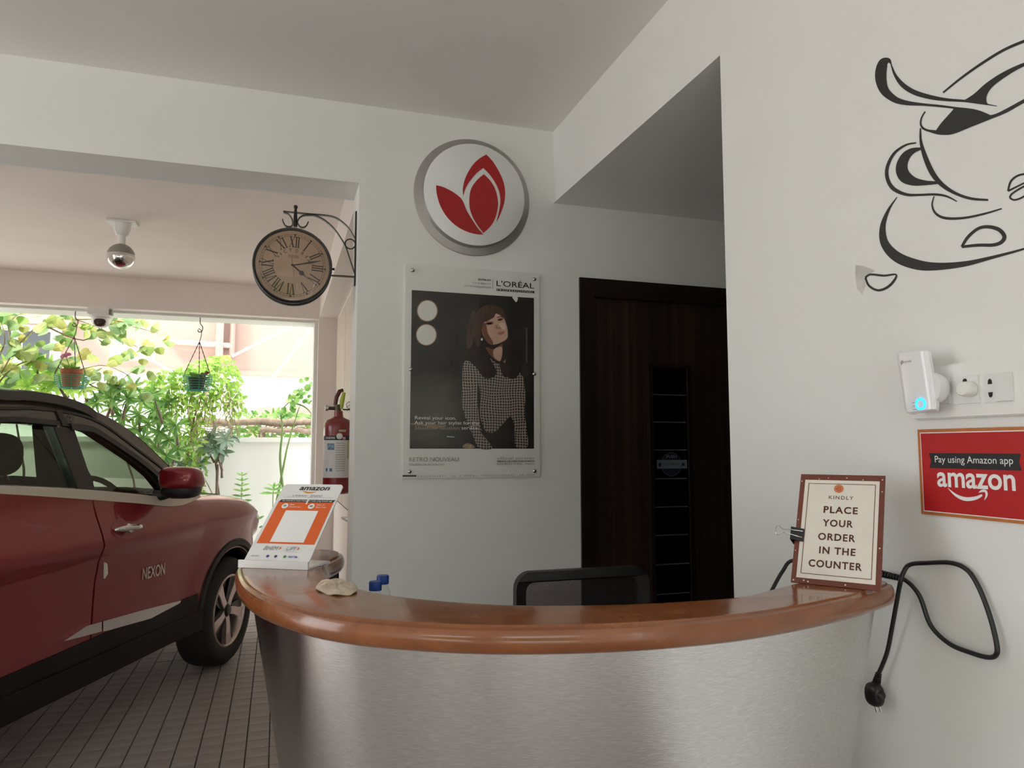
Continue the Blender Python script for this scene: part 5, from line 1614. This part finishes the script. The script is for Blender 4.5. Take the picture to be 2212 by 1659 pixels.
for nm_, u, z, w_, h_, m_ in (('label_picture', -.050, zl1 - .045, .036, .030, mat('label_blue', (.18, .28, .38), .5, var=.6, scale=120)), ('label_mark', -.035, zl0 + .030, .012, .014, mat('label_deep_blue', (.02, .14, .4), .5)), ('label_mark', -.056, zl0 + .030, .010, .014, MATS['label_deep_blue']), ('side_sticker', .046, zl1 - .085, .012, .085, mat('yellow_sticker', (.50, .46, .20), .5)), ('top_sticker', .004, zt_ - .062, .034, .010, mat('tan_sticker', (.42, .36, .26), .5)), ('warning_mark', .022, zl1 + .003, .014, .012, mat('pink_mark', (.6, .32, .32), .5))):
    q = MB()
    for k in range(4):
        u0 = u + w_ * k / 4
        q.quad(cyl(u0, z, .0016), cyl(u0 + w_ / 4, z, .0016), cyl(u0 + w_ / 4, z + h_, .0016), cyl(u0, z + h_, .0016))
    part(nm_, q, m_, fx)
gz = zl1 + .018
gc = cyl(.008, gz, 0)
part('pressure_gauge', MB().blob(gc, (.014, .005, .014), 2.4, 18, 8), mat('gauge_white', (.7, .7, .68), .3), fx, smooth=60)
zv = zt_ + .038
part('valve', MB().tube([V((xc - .004, YX, zv - .01)), V((xc - .004, YX, zv + .03))], .016, 14).tube([V((xc - .05, YX - .004, zv + .012)), V((xc - .005, YX, zv + .012))], [.008, .009], 12), mat('dark_brass', (.10, .075, .055), .35, .8), fx, smooth=50)
part('nozzle', MB().tube([V((xc - .062, YX - .005, zv + .012)), V((xc - .048, YX - .004, zv + .012))], [.013, .013], 14), STEEL, fx, smooth=40)
part('handle', MB().tube([V((xc - .016, YX, zv + .025)), V((xc - .010, YX, zv + .065)), V((xc + .004, YX, zv + .094)), V((xc + .020, YX, zv + .10))], [.009, .010, .010, .008], 10), mat('dark_red_handle', (.09, .012, .01), .4), fx, smooth=50)
part('lever', MB().tube([V((xc + .010, YX - .004, zv + .01)), V((xc + .016, YX - .005, zv + .05)), V((xc + .024, YX - .004, zv + .088))], [.010, .011, .008], 10), mat('yellow_green_lever', (.42, .48, .06), .45), fx, smooth=50)
rp_ = V((xc + .052, YX, zv + .028))
part('safety_ring', MB().tube([rp_ + V((.016 * math.cos(2 * PI * k / 20), 0, .016 * math.sin(2 * PI * k / 20))) for k in range(20)], .0022, 8, closed=True), STEEL, fx, smooth=60)
part('hook_bracket', MB().box((xc + .070, YX - .01, zv + .005), (xc + .078, YX + .02, zv + .075)).box((xc + .02, YX, zv + .004), (xc + .074, YX + .01, zv + .010)).box((xc + .06, YX + .01, zv + .02), (.50, YX + .02, zv + .06)), BLACKM, fx)
# small folding corner bracket lower down the column
cz_ = at(745, 1117, 1, 3.42)
sbk = thing('shelf_bracket', 'small white metal shelf bracket low on the column below the extinguisher', 'bracket', V((.5, 3.42, cz_.z - .06)))
xa = at(737, 1117, 1, 3.42).x
part('top_arm', MB().box((xa, 3.41, cz_.z - .004), (.5, 3.435, cz_.z)), WHITE, sbk)
part('diagonal_strut', MB().tube([V((xa + .003, 3.422, cz_.z - .004)), V((.497, 3.422, cz_.z - .13))], .004, 8), WHITE, sbk)
part('wall_leaf', MB().box((.496, 3.41, cz_.z - .14), (.4995, 3.435, cz_.z)), WHITE, sbk)

# mirrored bulb on the car port ceiling
bc_ = at(265, 480, 2, CEIL)
lb = thing('ceiling_bulb', 'round bulb with mirrored lower half in a white holder on the car port ceiling', 'lamp', bc_)
o_ = (bc_.x, bc_.y, CEIL)
part('ceiling_plate', MB().box((bc_.x - .085, bc_.y - .06, CEIL - .012), (bc_.x + .085, bc_.y + .06, CEIL - .0005)), PLAST, lb)
sB = .0030
part('holder', MB().lathe([(.052, -.012), (.050, -.045), (.038, -.085), (.030, -.092), (.0001, -.092)], 28, o_, 'Z'), PLAST, lb, smooth=40)
part('bulb_neck', MB().lathe([(.026, -.092), (.024, -.098), (.0225, -.10), (.0225, -.15), (.026, -.152)], 24, o_, 'Z'), PLAST, lb, smooth=40)
RB = .083
cy_ = -.15 - RB * .93
part('bulb_glass', MB().lathe([(RB * math.sin(a), cy_ + RB * math.cos(a)) for a in [.30 + i * (1.45 - .30) / 10 for i in range(11)]], 36, o_, 'Z'), mat('smoky_bulb_glass', (.30, .29, .25), .12, .2), lb, smooth=80)
part('mirror_half', MB().lathe([(max(RB * math.sin(a), 1e-4), cy_ + RB * math.cos(a)) for a in [1.45 + i * (PI - 1.45) / 12 for i in range(13)]], 36, o_, 'Z'), mat('bulb_mirror', (.75, .75, .74), .03, 1.0), lb, smooth=80)

# dome camera under the far beam
cd_ = at(218, 668, 1, DF + .06)
dm = thing('dome_camera', 'small white dome security camera under the far beam', 'camera', V((cd_.x, DF + .05, LIN)))
cs = .083
part('mount_box', MB().box((cd_.x - .082, DF - .03, LIN - .062), (cd_.x + .075, DF + .11, LIN - .0005)), PLAST, dm)
part('side_clip', MB().box((cd_.x + .075, DF + .0, LIN - .055), (cd_.x + .098, DF + .06, LIN - .012)), mat('grey_clip', (.25, .24, .23), .5), dm)
o_ = (cd_.x + .01, DF + .04, LIN)
part('collar', MB().lathe([(.085, -.058), (.092, -.066), (.090, -.082), (.075, -.088)], 32, o_, 'Z'), PLAST, dm, smooth=40)
part('dome', MB().lathe([(.076, -.085), (.074, -.11), (.062, -.14), (.04, -.162), (.0001, -.168)], 32, o_, 'Z'), PLAST, dm, smooth=60)
M_ = Matrix.Rotation(math.radians(-50), 3, 'X')
part('lens', MB().blob((cd_.x + .012, DF - .012, LIN - .128), (.048, .030, .040), 2.2, 24, 10), mat('lens_dark', (.05, .018, .02), .15), dm, smooth=60)

# =================================================================== HANGING BASKETS under the far beam
YK = 7.02
GRN = mat('green_wire', (0.05, 0.36, 0.22), 0.45, var=.1)
CHN = mat('chain_steel', (0.16, 0.14, 0.13), 0.4, .7, var=.2)
def basket(hx, hy, bx, bw, by0, by1, lab, glab):
    hook = at(hx, hy, 1, YK); hook.z = LIN - .02
    zt_, zb_ = at(bx, by0, 1, YK).z, at(bx, by1, 1, YK).z
    c = at(bx, (by0 + by1) / 2, 1, YK)
    R0 = (at(bx + bw / 2, by0, 1, YK).x - at(bx - bw / 2, by0, 1, YK).x) / 2
    t = thing('hanging_basket', lab, 'basket', V((c.x, YK, zb_)), group='hanging wire baskets')
    def rad(f):
        return R0 * (.80 + .20 * min(1, f * 1.6))
    for i in range(7):
        f = i / 6
        z = zb_ + (zt_ - zb_) * f
        part('wire_ring', MB().tube([V((c.x + rad(f) * math.cos(2 * PI * k / 28), YK + rad(f) * math.sin(2 * PI * k / 28), z)) for k in range(28)], .0042 if i in (0, 6) else .003, 6, closed=True), GRN, t, smooth=60)
    for k in range(8):
        a = 2 * PI * k / 8 + .2
        part('wire_rib', MB().tube([V((c.x + rad(f) * math.cos(a), YK + rad(f) * math.sin(a), zb_ + (zt_ - zb_) * f)) for f in (0, .3, .65, 1)], .003, 6), GRN, t, smooth=60)
        part('base_wire', MB().tube([V((c.x, YK, zb_)), V((c.x + rad(0) * math.cos(a), YK + rad(0) * math.sin(a), zb_))], .003, 6), GRN, t)
    jn = hook + (c - hook) * .18; jn.z = LIN - .24
    hk = [hook + V((0, 0, .02)), hook + V((0, 0, -.05)), hook + V((.022, 0, -.085)), hook + V((.015, 0, -.125)), hook + V((-.012, 0, -.13)), hook + V((-.016, 0, -.11))]
    part('hook', MB().tube(crom([tuple(p) for p in hk], 4), .0042, 8), CHN, t, smooth=60)
    hk = [hook + V((-.012, 0, -.10)), hook + V((.012, 0, -.12)), V((jn.x + .012, YK, (hook.z - .12 + jn.z) / 2)), jn]
    part('hook', MB().tube(crom([tuple(p) for p in hk], 4), .0035, 8), CHN, t, smooth=60)
    for k in range(3):
        a = 2 * PI * k / 3 - 2.6
        e = V((c.x + R0 * math.cos(a), YK + R0 * math.sin(a), zt_ + .02))
        mb = MB()
        L_ = (e - jn).length; n = int(L_ / .022)
        for i in range(n):
            p, q_ = jn.lerp(e, i / n), jn.lerp(e, (i + 1.15) / n)
            mb.tube([p, q_], .0034 if i % 2 else .0048, 5)
        part('chain', mb, CHN, t)
        part('chain_end', MB().tube([e, V((e.x, e.y, zt_))], .004, 6), GRN, t)
    return c, zb_, R0
c1, z1_, r1_ = basket(163, 677, 155, 74, 812, 838, 'green wire hanging basket holding the terracotta pot', 1)
c2, z2_, r2_ = basket(433, 686, 427, 62, 812, 843, 'green wire hanging basket holding the dark grey pot', 1)
leafG = leaf_mat('fresh_green_leaf', [(.10, .26, .03), (.16, .36, .04), (.24, .46, .07)])
def leaf_poly(L, w, kind='long'):
    """thin cupped leaf blade along +x"""
    if kind == 'heart':
        sec = [(0, 0), (.02, .30), (.15, .62), (.35, .70), (.6, .52), (.82, .25), (1, 0)]
    elif kind == 'round':
        sec = [(0, 0), (.1, .5), (.35, .9), (.65, .9), (.9, .5), (1, 0)]
    else:
        sec = [(0, .03), (.12, .28), (.4, .52), (.7, .42), (.9, .16), (1, 0)]
    mb = MB()
    for x, y in sec:
        dz = -.18 * x * x * L
        mb.v += [V((x * L, y * w, dz + .12 * y * w)), V((x * L, 0, dz)), V((x * L, -y * w, dz + .12 * y * w))]
    for i in range(len(sec) - 1):
        for k in range(2):
            mb.f.append((3 * i + k, 3 * i + k + 1, 3 * i + 4 + k, 3 * i + 3 + k))
    return mb
def orient(pos, d, roll=0.0, s=1.0):
    d = V(d).normalized()
    up = V((random.uniform(-.7, .7), -.75, random.uniform(.2, 1.3)))      # blades face the light and the opening
    y = up.cross(d)
    y = y.normalized() if y.length > 1e-3 else V((0, 1, 0))
    z = d.cross(y)
    M = Matrix((d, y, z)).transposed().to_4x4()
    return Matrix.Translation(pos) @ M @ Matrix.Rotation(roll * .6, 4, 'X') @ Matrix.Diagonal((s, s, s, 1))
def addleaf(mb, base, M):
    mb.add([M @ v for v in base.v], base.f)
rnd = random.uniform
def pot_plant(c, zb_, rt, h, m_, lab, leaf_cols, flower, fl_pos):
    t = thing('flower_pot', lab, 'pot', V((c.x - .005, YK, zb_ + .006)), group='pots in the hanging baskets')
    o_ = (c.x - .005, YK, zb_ + .006)
    part('pot', MB().lathe([(.0001, 0), (rt * .72, 0), (rt * .92, h * .78), (rt, h * .80), (rt, h), (rt * .9, h), (rt * .88, h * .85), (.0001, h * .82)], 28, o_, 'Z'), m_, t, smooth=40)
    fo = MB(); base = leaf_poly(.09, .03)
    for _ in range(34):
        a = rnd(0, 2 * PI)
        p = V((o_[0] + rnd(-.03, .03), YK + rnd(-.03, .03), o_[2] + h * .85))
        addleaf(fo, base, orient(p, (math.cos(a), math.sin(a), rnd(.3, 1.4)), rnd(-1, 1), rnd(.6, 1.1)))
    part('foliage', fo, leaf_cols, t, kind='stuff')
    fp = at(*fl_pos, 1, YK)
    part('flower_stem', MB().tube([V((o_[0], YK, o_[2] + h * .8)), fp], .003, 6), leafG, t)
    for k in range(7):
        a = 2 * PI * k / 7
        q = MB(); addleaf(q, leaf_poly(.045, .03, 'round'), orient(fp, (math.cos(a), math.sin(a) * .8 - .3, .5 * math.sin(a + 1)), rnd(-1, 1)))
        part('petal', q, flower, t)
TERRA = mat('terracotta', (0.42, 0.14, 0.07), 0.8, var=.1, bump=.1)
hp1 = at(153, 798, 1, YK).z - z1_ - .006
pot_plant(c1, z1_, .085, hp1, TERRA, 'terracotta pot with a pink flower in the left hanging basket', leafG, leaf_mat('pink_petal', [(.55, .12, .25), (.75, .35, .45)]), (142, 768))
hp2 = at(427, 816, 1, YK).z - z2_ - .006
pot_plant(c2, z2_, .078, hp2, mat('dark_grey_pot', (.07, .065, .06), .8, var=.15), 'dark grey pot with a dark red flower in the right hanging basket', leafG, leaf_mat('dark_red_petal', [(.12, .008, .01), (.25, .02, .02)]), (441, 808))

# =================================================================== GARDEN beyond the far opening
BARK = mat('grey_brown_bark', (.20, .15, .11), .9, var=.3, scale=20, bump=.6, bscale=40)
TWIG = mat('pale_twig', (.30, .24, .14), .85, var=.25, scale=25)
YEL = leaf_mat('yellow_green_leaf', [(.22, .40, .13), (.40, .52, .16), (.58, .56, .20), (.34, .50, .24), (.26, .42, .18)], .55)
MID = leaf_mat('mid_green_leaf', [(.10, .26, .06), (.18, .38, .09), (.32, .52, .14)], .45)
BRIGHT = leaf_mat('bright_lime_leaf', [(.20, .42, .06), (.34, .56, .10), (.48, .64, .16)], .5)
GREYG = leaf_mat('blue_grey_leaf', [(.22, .32, .25), (.36, .46, .38), (.12, .24, .10)], .3)
def pxpath(pts, Y, n=5):
    return [V(p) for p in crom([tuple(at(x, y, 1, Y + dy)) for x, y, dy in pts], n)]
def along(path, t):
    k = min(int(t * (len(path) - 1)), len(path) - 2)
    f = t * (len(path) - 1) - k
    return path[k].lerp(path[k + 1], f), (path[k + 1] - path[k]).normalized()
def leaf_objs(parent, spots, base, m_, n_limit=290):
    """separate leaf objects sharing one mesh"""
    proto = part('leaf', base, m_, parent)
    proto.data.vertices.foreach_set('co', [c for v in base.v for c in v])     # keep the blade at its own origin
    org = ORG[parent]
    for i, (p, d, roll, s) in enumerate(spots[:n_limit]):
        o = proto if i == 0 else proto.copy()
        if i:
            COL.objects.link(o)
            o.parent = parent
        o.matrix_local = orient(V(p) - org, d, roll, s)
def bush(name, label, cat, loc, stems, rstem, spots, base, m_, stuff=None, group=None, stemmat=None):
    t = thing(name, label, cat, loc, group=group)
    for st in stems:
        n = len(st)
        part('stem', MB().tube(st, [rstem * (1 - .75 * i / (n - 1)) for i in range(n)], 7), stemmat or BARK, t, smooth=60)
    if spots:
        leaf_objs(t, spots, base, m_)
    if stuff:
        part('foliage', stuff, m_, t, kind='stuff')
    return t

# A: yellowing heart-leaved climber across the upper left
brs = [[(-60, 1010, .1), (-20, 860, 0), (30, 760, 0), (90, 700, 0), (160, 690, .1), (260, 730, .1), (330, 770, 0)],
       [(-60, 1000, .1), (-10, 840, 0), (60, 780, .1), (150, 800, .1), (230, 790, 0), (310, 830, .05)],
       [(30, 760, 0), (20, 700, 0), (60, 672, .1), (140, 668, .1)],
       [(90, 700, 0), (180, 735, .1), (240, 700, .1), (345, 720, .1)],
       [(150, 800, .1), (220, 840, .1), (290, 800, 0)], [(-20, 800, 0), (10, 740, 0), (0, 690, 0)],
       [(160, 690, .1), (220, 690, .1), (300, 700, .1)]]
stems = [pxpath(b_, 7.75) for b_ in brs]
spots = []
for st in stems:
    for _ in range(int(12 + 26 * sum((a - b_).length for a, b_ in zip(st, st[1:])) / 1.5)):
        p, d = along(st, rnd(.12, 1))
        p = p + V((rnd(-.16, .16), rnd(-.12, .12), rnd(-.14, .12)))
        spots.append((p, (rnd(-1, 1), rnd(-.9, .3), rnd(-1.1, .2)), rnd(-.8, .8), rnd(.75, 1.25)))
bush('heart_leaf_climber', 'yellow-green heart-leaved climber hanging across the upper left of the garden', 'climber', V((stems[0][0].x, 7.8, 0)), stems, .009, spots, leaf_poly(.108, .085, 'heart'), YEL, stemmat=TWIG)
# B: lime umbrella-leaved shrub behind the car roof
def whorl(c, n, L, tilt=.35):
    out = []
    a0 = rnd(0, 2 * PI)
    for k in range(n):
        a = a0 + 2 * PI * k / n
        out.append((c, (math.cos(a), -.45 + .3 * math.sin(a), .85 * math.sin(a) + rnd(-.25, .1)), rnd(-.4, .4), L * rnd(.8, 1.15)))
    return out
spots, stems = [], []
root = at(70, 1000, 1, 7.95); root.z = 0
for x, y in ((15, 790), (45, 815), (75, 775), (85, 800), (110, 800), (120, 825), (60, 835), (20, 835), (150, 838), (140, 812), (180, 838), (95, 838), (-30, 800), (-60, 830)):
    p = at(x, y, 1, 7.95 + rnd(-.2, .15))
    stems.append([p + V((rnd(-.1, .1), .05, -rnd(.15, .3))), p]) if stems else stems.append([root, root.lerp(p, .5) + V((.06, 0, .1)), p])
    spots += whorl(p, 9, 1.0, .5)
bush('umbrella_shrub', 'lime-green umbrella-leaved shrub behind the car roof', 'shrub', root, stems, .018, spots, leaf_poly(.15, .045), BRIGHT)
# C: long-leaved shrub beside the car's windscreen
spots, stems = [], []
root = at(330, 1050, 1, 7.9); root.z = 0
for x, y in ((225, 850), (255, 838), (290, 835), (245, 880), (275, 860), (305, 865), (330, 850), (265, 900), (300, 895), (335, 885), (360, 870), (290, 925), (320, 915), (350, 905), (310, 945), (345, 935), (335, 965), (365, 950), (360, 985), (380, 920), (385, 970), (240, 860), (210, 870)):
    p = at(x, y, 1, 7.85 + rnd(-.2, .2))
    stems.append([p + V((rnd(-.1, .1), .05, -rnd(.15, .3))), p]) if stems else stems.append([root, root.lerp(p, .5) + V((.06, 0, .1)), p])
    spots += whorl(p, 10, 1.0, .6)
bush('long_leaved_shrub', 'tall shrub with whorls of long pointed leaves beyond the car windscreen', 'shrub', root, stems, .016, spots, leaf_poly(.13, .034), MID)
# D: dense climber heaped on the pole
def in_poly(x, y, P):
    c = False
    j = len(P) - 1
    for i in range(len(P)):
        if (P[i][1] > y) != (P[j][1] > y) and x < (P[j][0] - P[i][0]) * (y - P[i][1]) / (P[j][1] - P[i][1]) + P[i][0]:
            c = not c
        j = i
    return c
def scatter(poly, n, Y, dY, size, base, dense=None):
    mb = MB()
    xs = [p[0] for p in poly]; ys = [p[1] for p in poly]
    k = 0
    while k < n:
        x, y = rnd(min(xs), max(xs)), rnd(min(ys), max(ys))
        if not in_poly(x, y, poly):
            continue
        if dense and random.random() > dense(x, y):
            continue
        p = at(x, y, 1, Y + rnd(-dY, dY))
        addleaf(mb, base, orient(p, (rnd(-1, 1), rnd(-1, .4), rnd(-.9, .5)), rnd(-1, 1), size * rnd(.7, 1.3)))
        k += 1
    return mb
polyD = [(300, 850), (325, 815), (365, 800), (400, 792), (440, 775), (495, 766), (512, 800), (518, 840), (530, 885), (505, 905), (475, 890), (455, 905), (440, 945), (415, 1000), (392, 1012), (380, 950), (340, 905)]
fo = scatter(polyD, 1500, 8.15, .18, 1.0, leaf_poly(.062, .030), lambda x, y: 1.0 if y < 870 else .55)
dead = []
for _ in range(46):
    x = rnd(360, 515); y = rnd(820, 880)
    dead.append(pxpath([(x, y, rnd(-.2, .1)), (x + rnd(-8, 8), y + 30, rnd(-.2, .1)), (x + rnd(-14, 14), y + rnd(50, 90), rnd(-.2, .1))], 8.1, 3))
root = at(400, 1050, 1, 8.25); root.z = 0
main = [[root, at(405, 980, 1, 8.25), at(420, 900, 1, 8.2), at(450, 820, 1, 8.15)]]
t = bush('dense_climber', 'dense bright green climber heaped over the pole above the white wall', 'climber', root, main, .02, None, None, BRIGHT, stuff=fo)
dm_ = MB()
for p in dead:
    dm_.tube(p, .004, 4)
part('dry_tendril', dm_, TWIG, t, kind='stuff')
fo2 = scatter([(395, 930), (430, 940), (450, 985), (440, 1045), (455, 1075), (430, 1080), (410, 1030), (395, 985)], 170, 8.15, .08, .9, leaf_poly(.055, .030))
part('trailing_foliage', fo2, BRIGHT, t, kind='stuff')
for tr_p in ([(400, 960, 0), (420, 1010, 0), (445, 1040, 0), (462, 1075, 0)], [(385, 990, 0), (410, 1040, 0), (440, 1060, 0)], [(410, 900, -.1), (415, 960, -.1), (430, 1000, -.1)]):
    part('trailing_stem', MB().tube(pxpath(tr_p, 8.15), .006, 6), TWIG, t, smooth=60)
# E: grey-green rosettes leaning over the wall
spots, stems = [], []
root = at(470, 1040, 1, 8.3); root.z = 0
for x, y in ((458, 945), (442, 962), (488, 950), (478, 975), (352, 1000), (385, 1000), (465, 968), (432, 1000), (500, 940), (408, 1015)):
    p = at(x, y, 1, 8.2 + rnd(-.1, .08))
    stems.append([p + V((rnd(-.1, .1), .05, -rnd(.15, .3))), p]) if stems else stems.append([root, root.lerp(p, .5) + V((.06, 0, .1)), p])
    spots += whorl(p, 8, 1.0, .1)
bush('rosette_shrub', 'grey-green shrub of leaf rosettes against the white boundary wall', 'shrub', root, stems, .013, spots, leaf_poly(.135, .045), GREYG)
# F: right-hand climber on bare stems
root = at(600, 1080, 1, 8.25); root.z = 0
stems = [pxpath([(598, 1080, 0), (612, 1010, 0), (622, 960, 0), (640, 900, 0), (650, 870, 0)], 8.25), pxpath([(612, 1060, 0), (605, 990, 0), (610, 930, 0), (608, 890, 0), (625, 868, 0), (650, 845, 0), (690, 825, 0)], 8.25), pxpath([(625, 868, 0), (660, 880, 0), (680, 905, 0)], 8.25)]
stems[0].insert(0, root)
spots = []
for x, y, r_, n in ((665, 828, 18, 16), (645, 848, 16, 12), (625, 880, 14, 8), (607, 892, 10, 6), (672, 845, 14, 10), (632, 865, 12, 6), (655, 862, 14, 6)):
    for _ in range(n):
        spots.append((at(x + rnd(-r_, r_), y + rnd(-r_, r_) * .7, 1, 8.2 + rnd(-.1, .1)), (rnd(-1, 1), rnd(-1, .3), rnd(-.6, .5)), rnd(-1, 1), rnd(.7, 1.2)))
bush('bare_stem_climber', 'green climber on long bare stems beside the far pillar', 'climber', root, stems, .014, spots, leaf_poly(.085, .05, 'heart'), MID, stemmat=leaf_mat('green_stem', [(.12, .20, .05), (.2, .28, .08)], .0))
# G: slim upright weeds in front of the wall
def weed(px, y0, y1, Y, lab, tiers, L):
    b0 = at(px, y1, 1, Y); g0 = V((b0.x, Y, 0)); tp = at(px + 2, y0, 1, Y)
    spots = []
    for k in range(tiers):
        f = k / (tiers - 1)
        p = b0.lerp(tp, f)
        a0 = k * 1.57
        for j in range(4):
            a = a0 + PI / 2 * j
            spots.append((p, (math.cos(a), math.sin(a) * .7 - .1, .15 + .5 * f), 0, (1.15 - .5 * f)))
    bush('garden_weed', lab, 'plant', g0, [[g0, b0, tp]], .008, spots, leaf_poly(L, L * .32), MID, group='weeds along the boundary wall', stemmat=MATS['green_stem'])
weed(521, 1028, 1095, 8.1, 'slim upright weed in tiers between the car and the payment stand', 7, .10)
weed(555, 1122, 1160, 8.0, 'short leafy weed low beside the car nose', 3, .11)
weed(590, 1052, 1066, 8.1, 'small round-leaved weed just above the payment stand', 3, .12)
st0 = at(472, 1003, 1, 8.2)
solo('garden_stake', MB().tube([V((st0.x, 8.2, 0)), V((st0.x - .01, 8.2, st0.z))], .014, 8), BARK, 'bare wooden stake standing against the white boundary wall', 'stake', smooth=60)
# logs and foliage above the wall
for x0_, x1_, y_, Y, r_, lab in ((405, 720, 911, 8.72, .042, 'upper weathered log lying along the top of the boundary wall'), (560, 720, 929, 8.66, .030, 'lower thinner log lying just above the boundary wall')):
    a, b_ = at(x0_, y_, 1, Y), at(x1_, y_ + 2, 1, Y)
    pts = [a.lerp(b_, i / 8) + V((0, 0, .012 * math.sin(i * 2.1))) for i in range(9)]
    lg = solo('wooden_log', MB().tube(pts, [r_ * (1 + .12 * math.sin(i * 1.7)) for i in range(9)], 10), BARK, lab, 'log', smooth=60, group='logs above the boundary wall')
    for f_ in (.05, .93):
        q_ = a.lerp(b_, f_)
        part('support_post', MB().tube([V((q_.x, q_.y + .07, 0)), V((q_.x, q_.y + .07, q_.z + .04))], .03, 10), BARK, lg, smooth=60)
fo = scatter([(500, 905), (530, 880), (560, 892), (600, 888), (640, 895), (690, 890), (690, 945), (490, 945)], 420, 8.95, .2, 1.0, leaf_poly(.08, .03), lambda x, y: .9 if y < 905 or y > 925 else .5)
fo.add([], [])
root = at(570, 930, 1, 8.95); root.z = 0
t = bush('log_creeper', 'tangled creeper spreading over the logs behind the boundary wall', 'creeper', root, [[root, at(560, 930, 1, 8.95), at(600, 905, 1, 8.95)]], .02, None, None, MID, stuff=fo)
tw = MB()
for _ in range(60):
    x, y = rnd(430, 700), rnd(905, 945)
    tw.tube(pxpath([(x, y, .1), (x + rnd(-30, 30), y + rnd(-12, 12), 0), (x + rnd(-50, 50), y + rnd(-20, 15), .1)], 8.8, 2), .005, 4)
part('twig_tangle', tw, TWIG, t, kind='stuff')

# neighbouring house
YN = 12.5
PINKH = mat('pink_house_wall', (0.38, 0.26, 0.215), .85, var=.05, scale=1.0, bump=.1)
zsplit = at(600, 807, 1, YN).z
nb = thing('neighbour_house', 'pale pink and white neighbouring house behind the garden', 'house', V((0, YN, 0)))
part('upper_wall', MB().box((-14, YN, zsplit), (9, YN + .4, 9)), PINKH, nb)
part('lower_wall', MB().box((-14, YN + .06, 0), (9, YN + .4, zsplit)), GWALL, nb)
part('band', MB().box((-14, YN - .04, zsplit - .05), (9, YN, zsplit + .03)), PINKH, nb)
xa, xb = at(466, 740, 1, YN - .2).x, at(482, 740, 1, YN - .2).x
za = at(474, 770, 1, YN - .2).z
part('duct', MB().box((xa, YN - .2, za), (xb, YN, 9)), PINKH, nb)
xp = at(501, 740, 1, YN - .15).x
part('drain_pipe', MB().tube([V((xp, YN - .1, at(501, 768, 1, YN - .1).z)), V((xp, YN - .1, 9))], .045, 10), PINKH, nb, smooth=60)
zp = at(430, 740, 1, YN - .1).z
part('cross_pipe', MB().tube([V((at(362, 738, 1, YN - .1).x, YN - .1, zp)), V((xp, YN - .1, zp - .03))], .045, 10), mat('pale_pipe', (.58, .46, .41), .6), nb, smooth=60)
# window with white frame and dark panes at the left
wx = [at(x, 760, 1, YN - .05).x for x in (-120, -60, -5, 30, 42, 115, 130)]
wzt, wzb = at(60, 702, 1, YN - .05).z, at(60, 842, 1, YN - .05).z
wn = part('window', MB().box((wx[0], YN - .08, wzb), (wx[6], YN, wzt)), WHITE, nb)
for i, j in ((0, 1), (1, 3), (4, 5)):
    part('pane', MB().box((wx[i] + .05, YN - .10, wzb + .08), (wx[j] - .04, YN - .08, wzt - .10)), mat('dark_house_pane', (.05, .055, .055), .15), wn)
part('window_head', MB().box((wx[0] - .1, YN - .22, wzt), (wx[6] + .2, YN, wzt + .13)), PINKH, nb)
part('vent_cowl', MB().tube([V((at(240, 765, 1, YN - .3).x, YN - .3, at(240, 766, 1, YN).z)), V((at(333, 772, 1, YN - .3).x, YN - .3, at(333, 772, 1, YN).z))], .10, 14), GWALL, nb, smooth=50)
sl = [at(x, y, 1, 11.2) for x, y in ((540, 905), (560, 878), (690, 880), (690, 905))]
solo('lean_to_roof', MB().prism([(p.x, p.z) for p in sl], xz(11.2, 12.3), 0, 1).box((sl[0].x, 11.25, 0), (sl[0].x + .15, 11.4, sl[0].z)).box((sl[3].x - .15, 11.25, 0), (sl[3].x, 11.4, sl[0].z)), PINKH, 'small pinkish lean-to roof behind the logs', 'roof')
# white struts between the houses
for (xa_, ya_), (xb_, yb_), lab in (((503, 769), (640, 699), 'white strut rising from the drain pipe to the far beam'), ((588, 816), (684, 694), 'steep white strut beside the far pillar'), ((225, 722), (372, 802), 'white strut sloping down behind the yellow climber')):
    a, b_ = at(xa_, ya_, 1, YN - .2), at(xb_, yb_, 1, 8.8)
    solo('white_strut', MB().tube([a, b_], [.020, .012], 8), GWALL, lab, 'strut', smooth=60, group='white struts across the gap')

# unseen hedge added behind the viewer to darken reflections and limit skylight
mb = MB()
nx, nz_ = 60, 14
for i in range(nx + 1):
    for k in range(nz_ + 1):
        x = -13 + 13.6 * i / nx
        z = 3.4 * k / nz_
        mb.v.append(V((x, -8.2 + .35 * math.sin(i * 1.3 + k * .7) * math.sin(i * .37 - k * 1.1) + (.6 * (k / nz_) ** 3) * -1, z + .15 * math.sin(i * .9))))
for i in range(nx):
    for k in range(nz_):
        a = i * (nz_ + 1) + k
        mb.f.append((a, a + 1, a + nz_ + 2, a + nz_ + 1))
n0 = len(mb.v)
mb.v += [v + V((0, -.6, 0)) for v in list(mb.v)]
W_ = nz_ + 1
for i in range(nx):
    mb.f.append((i * W_ + nz_, (i + 1) * W_ + nz_, n0 + (i + 1) * W_ + nz_, n0 + i * W_ + nz_))
    for k in range(nz_):
        a = n0 + i * W_ + k
        mb.f.append((a, a + W_, a + W_ + 1, a + 1))
struct('hedge_unseen', mb, mat('hedge_green', (.07, .14, .035), .8, var=.5, scale=8, bump=.8, bscale=14), 'unseen tall green hedge added for reflections and shade', smooth=60)
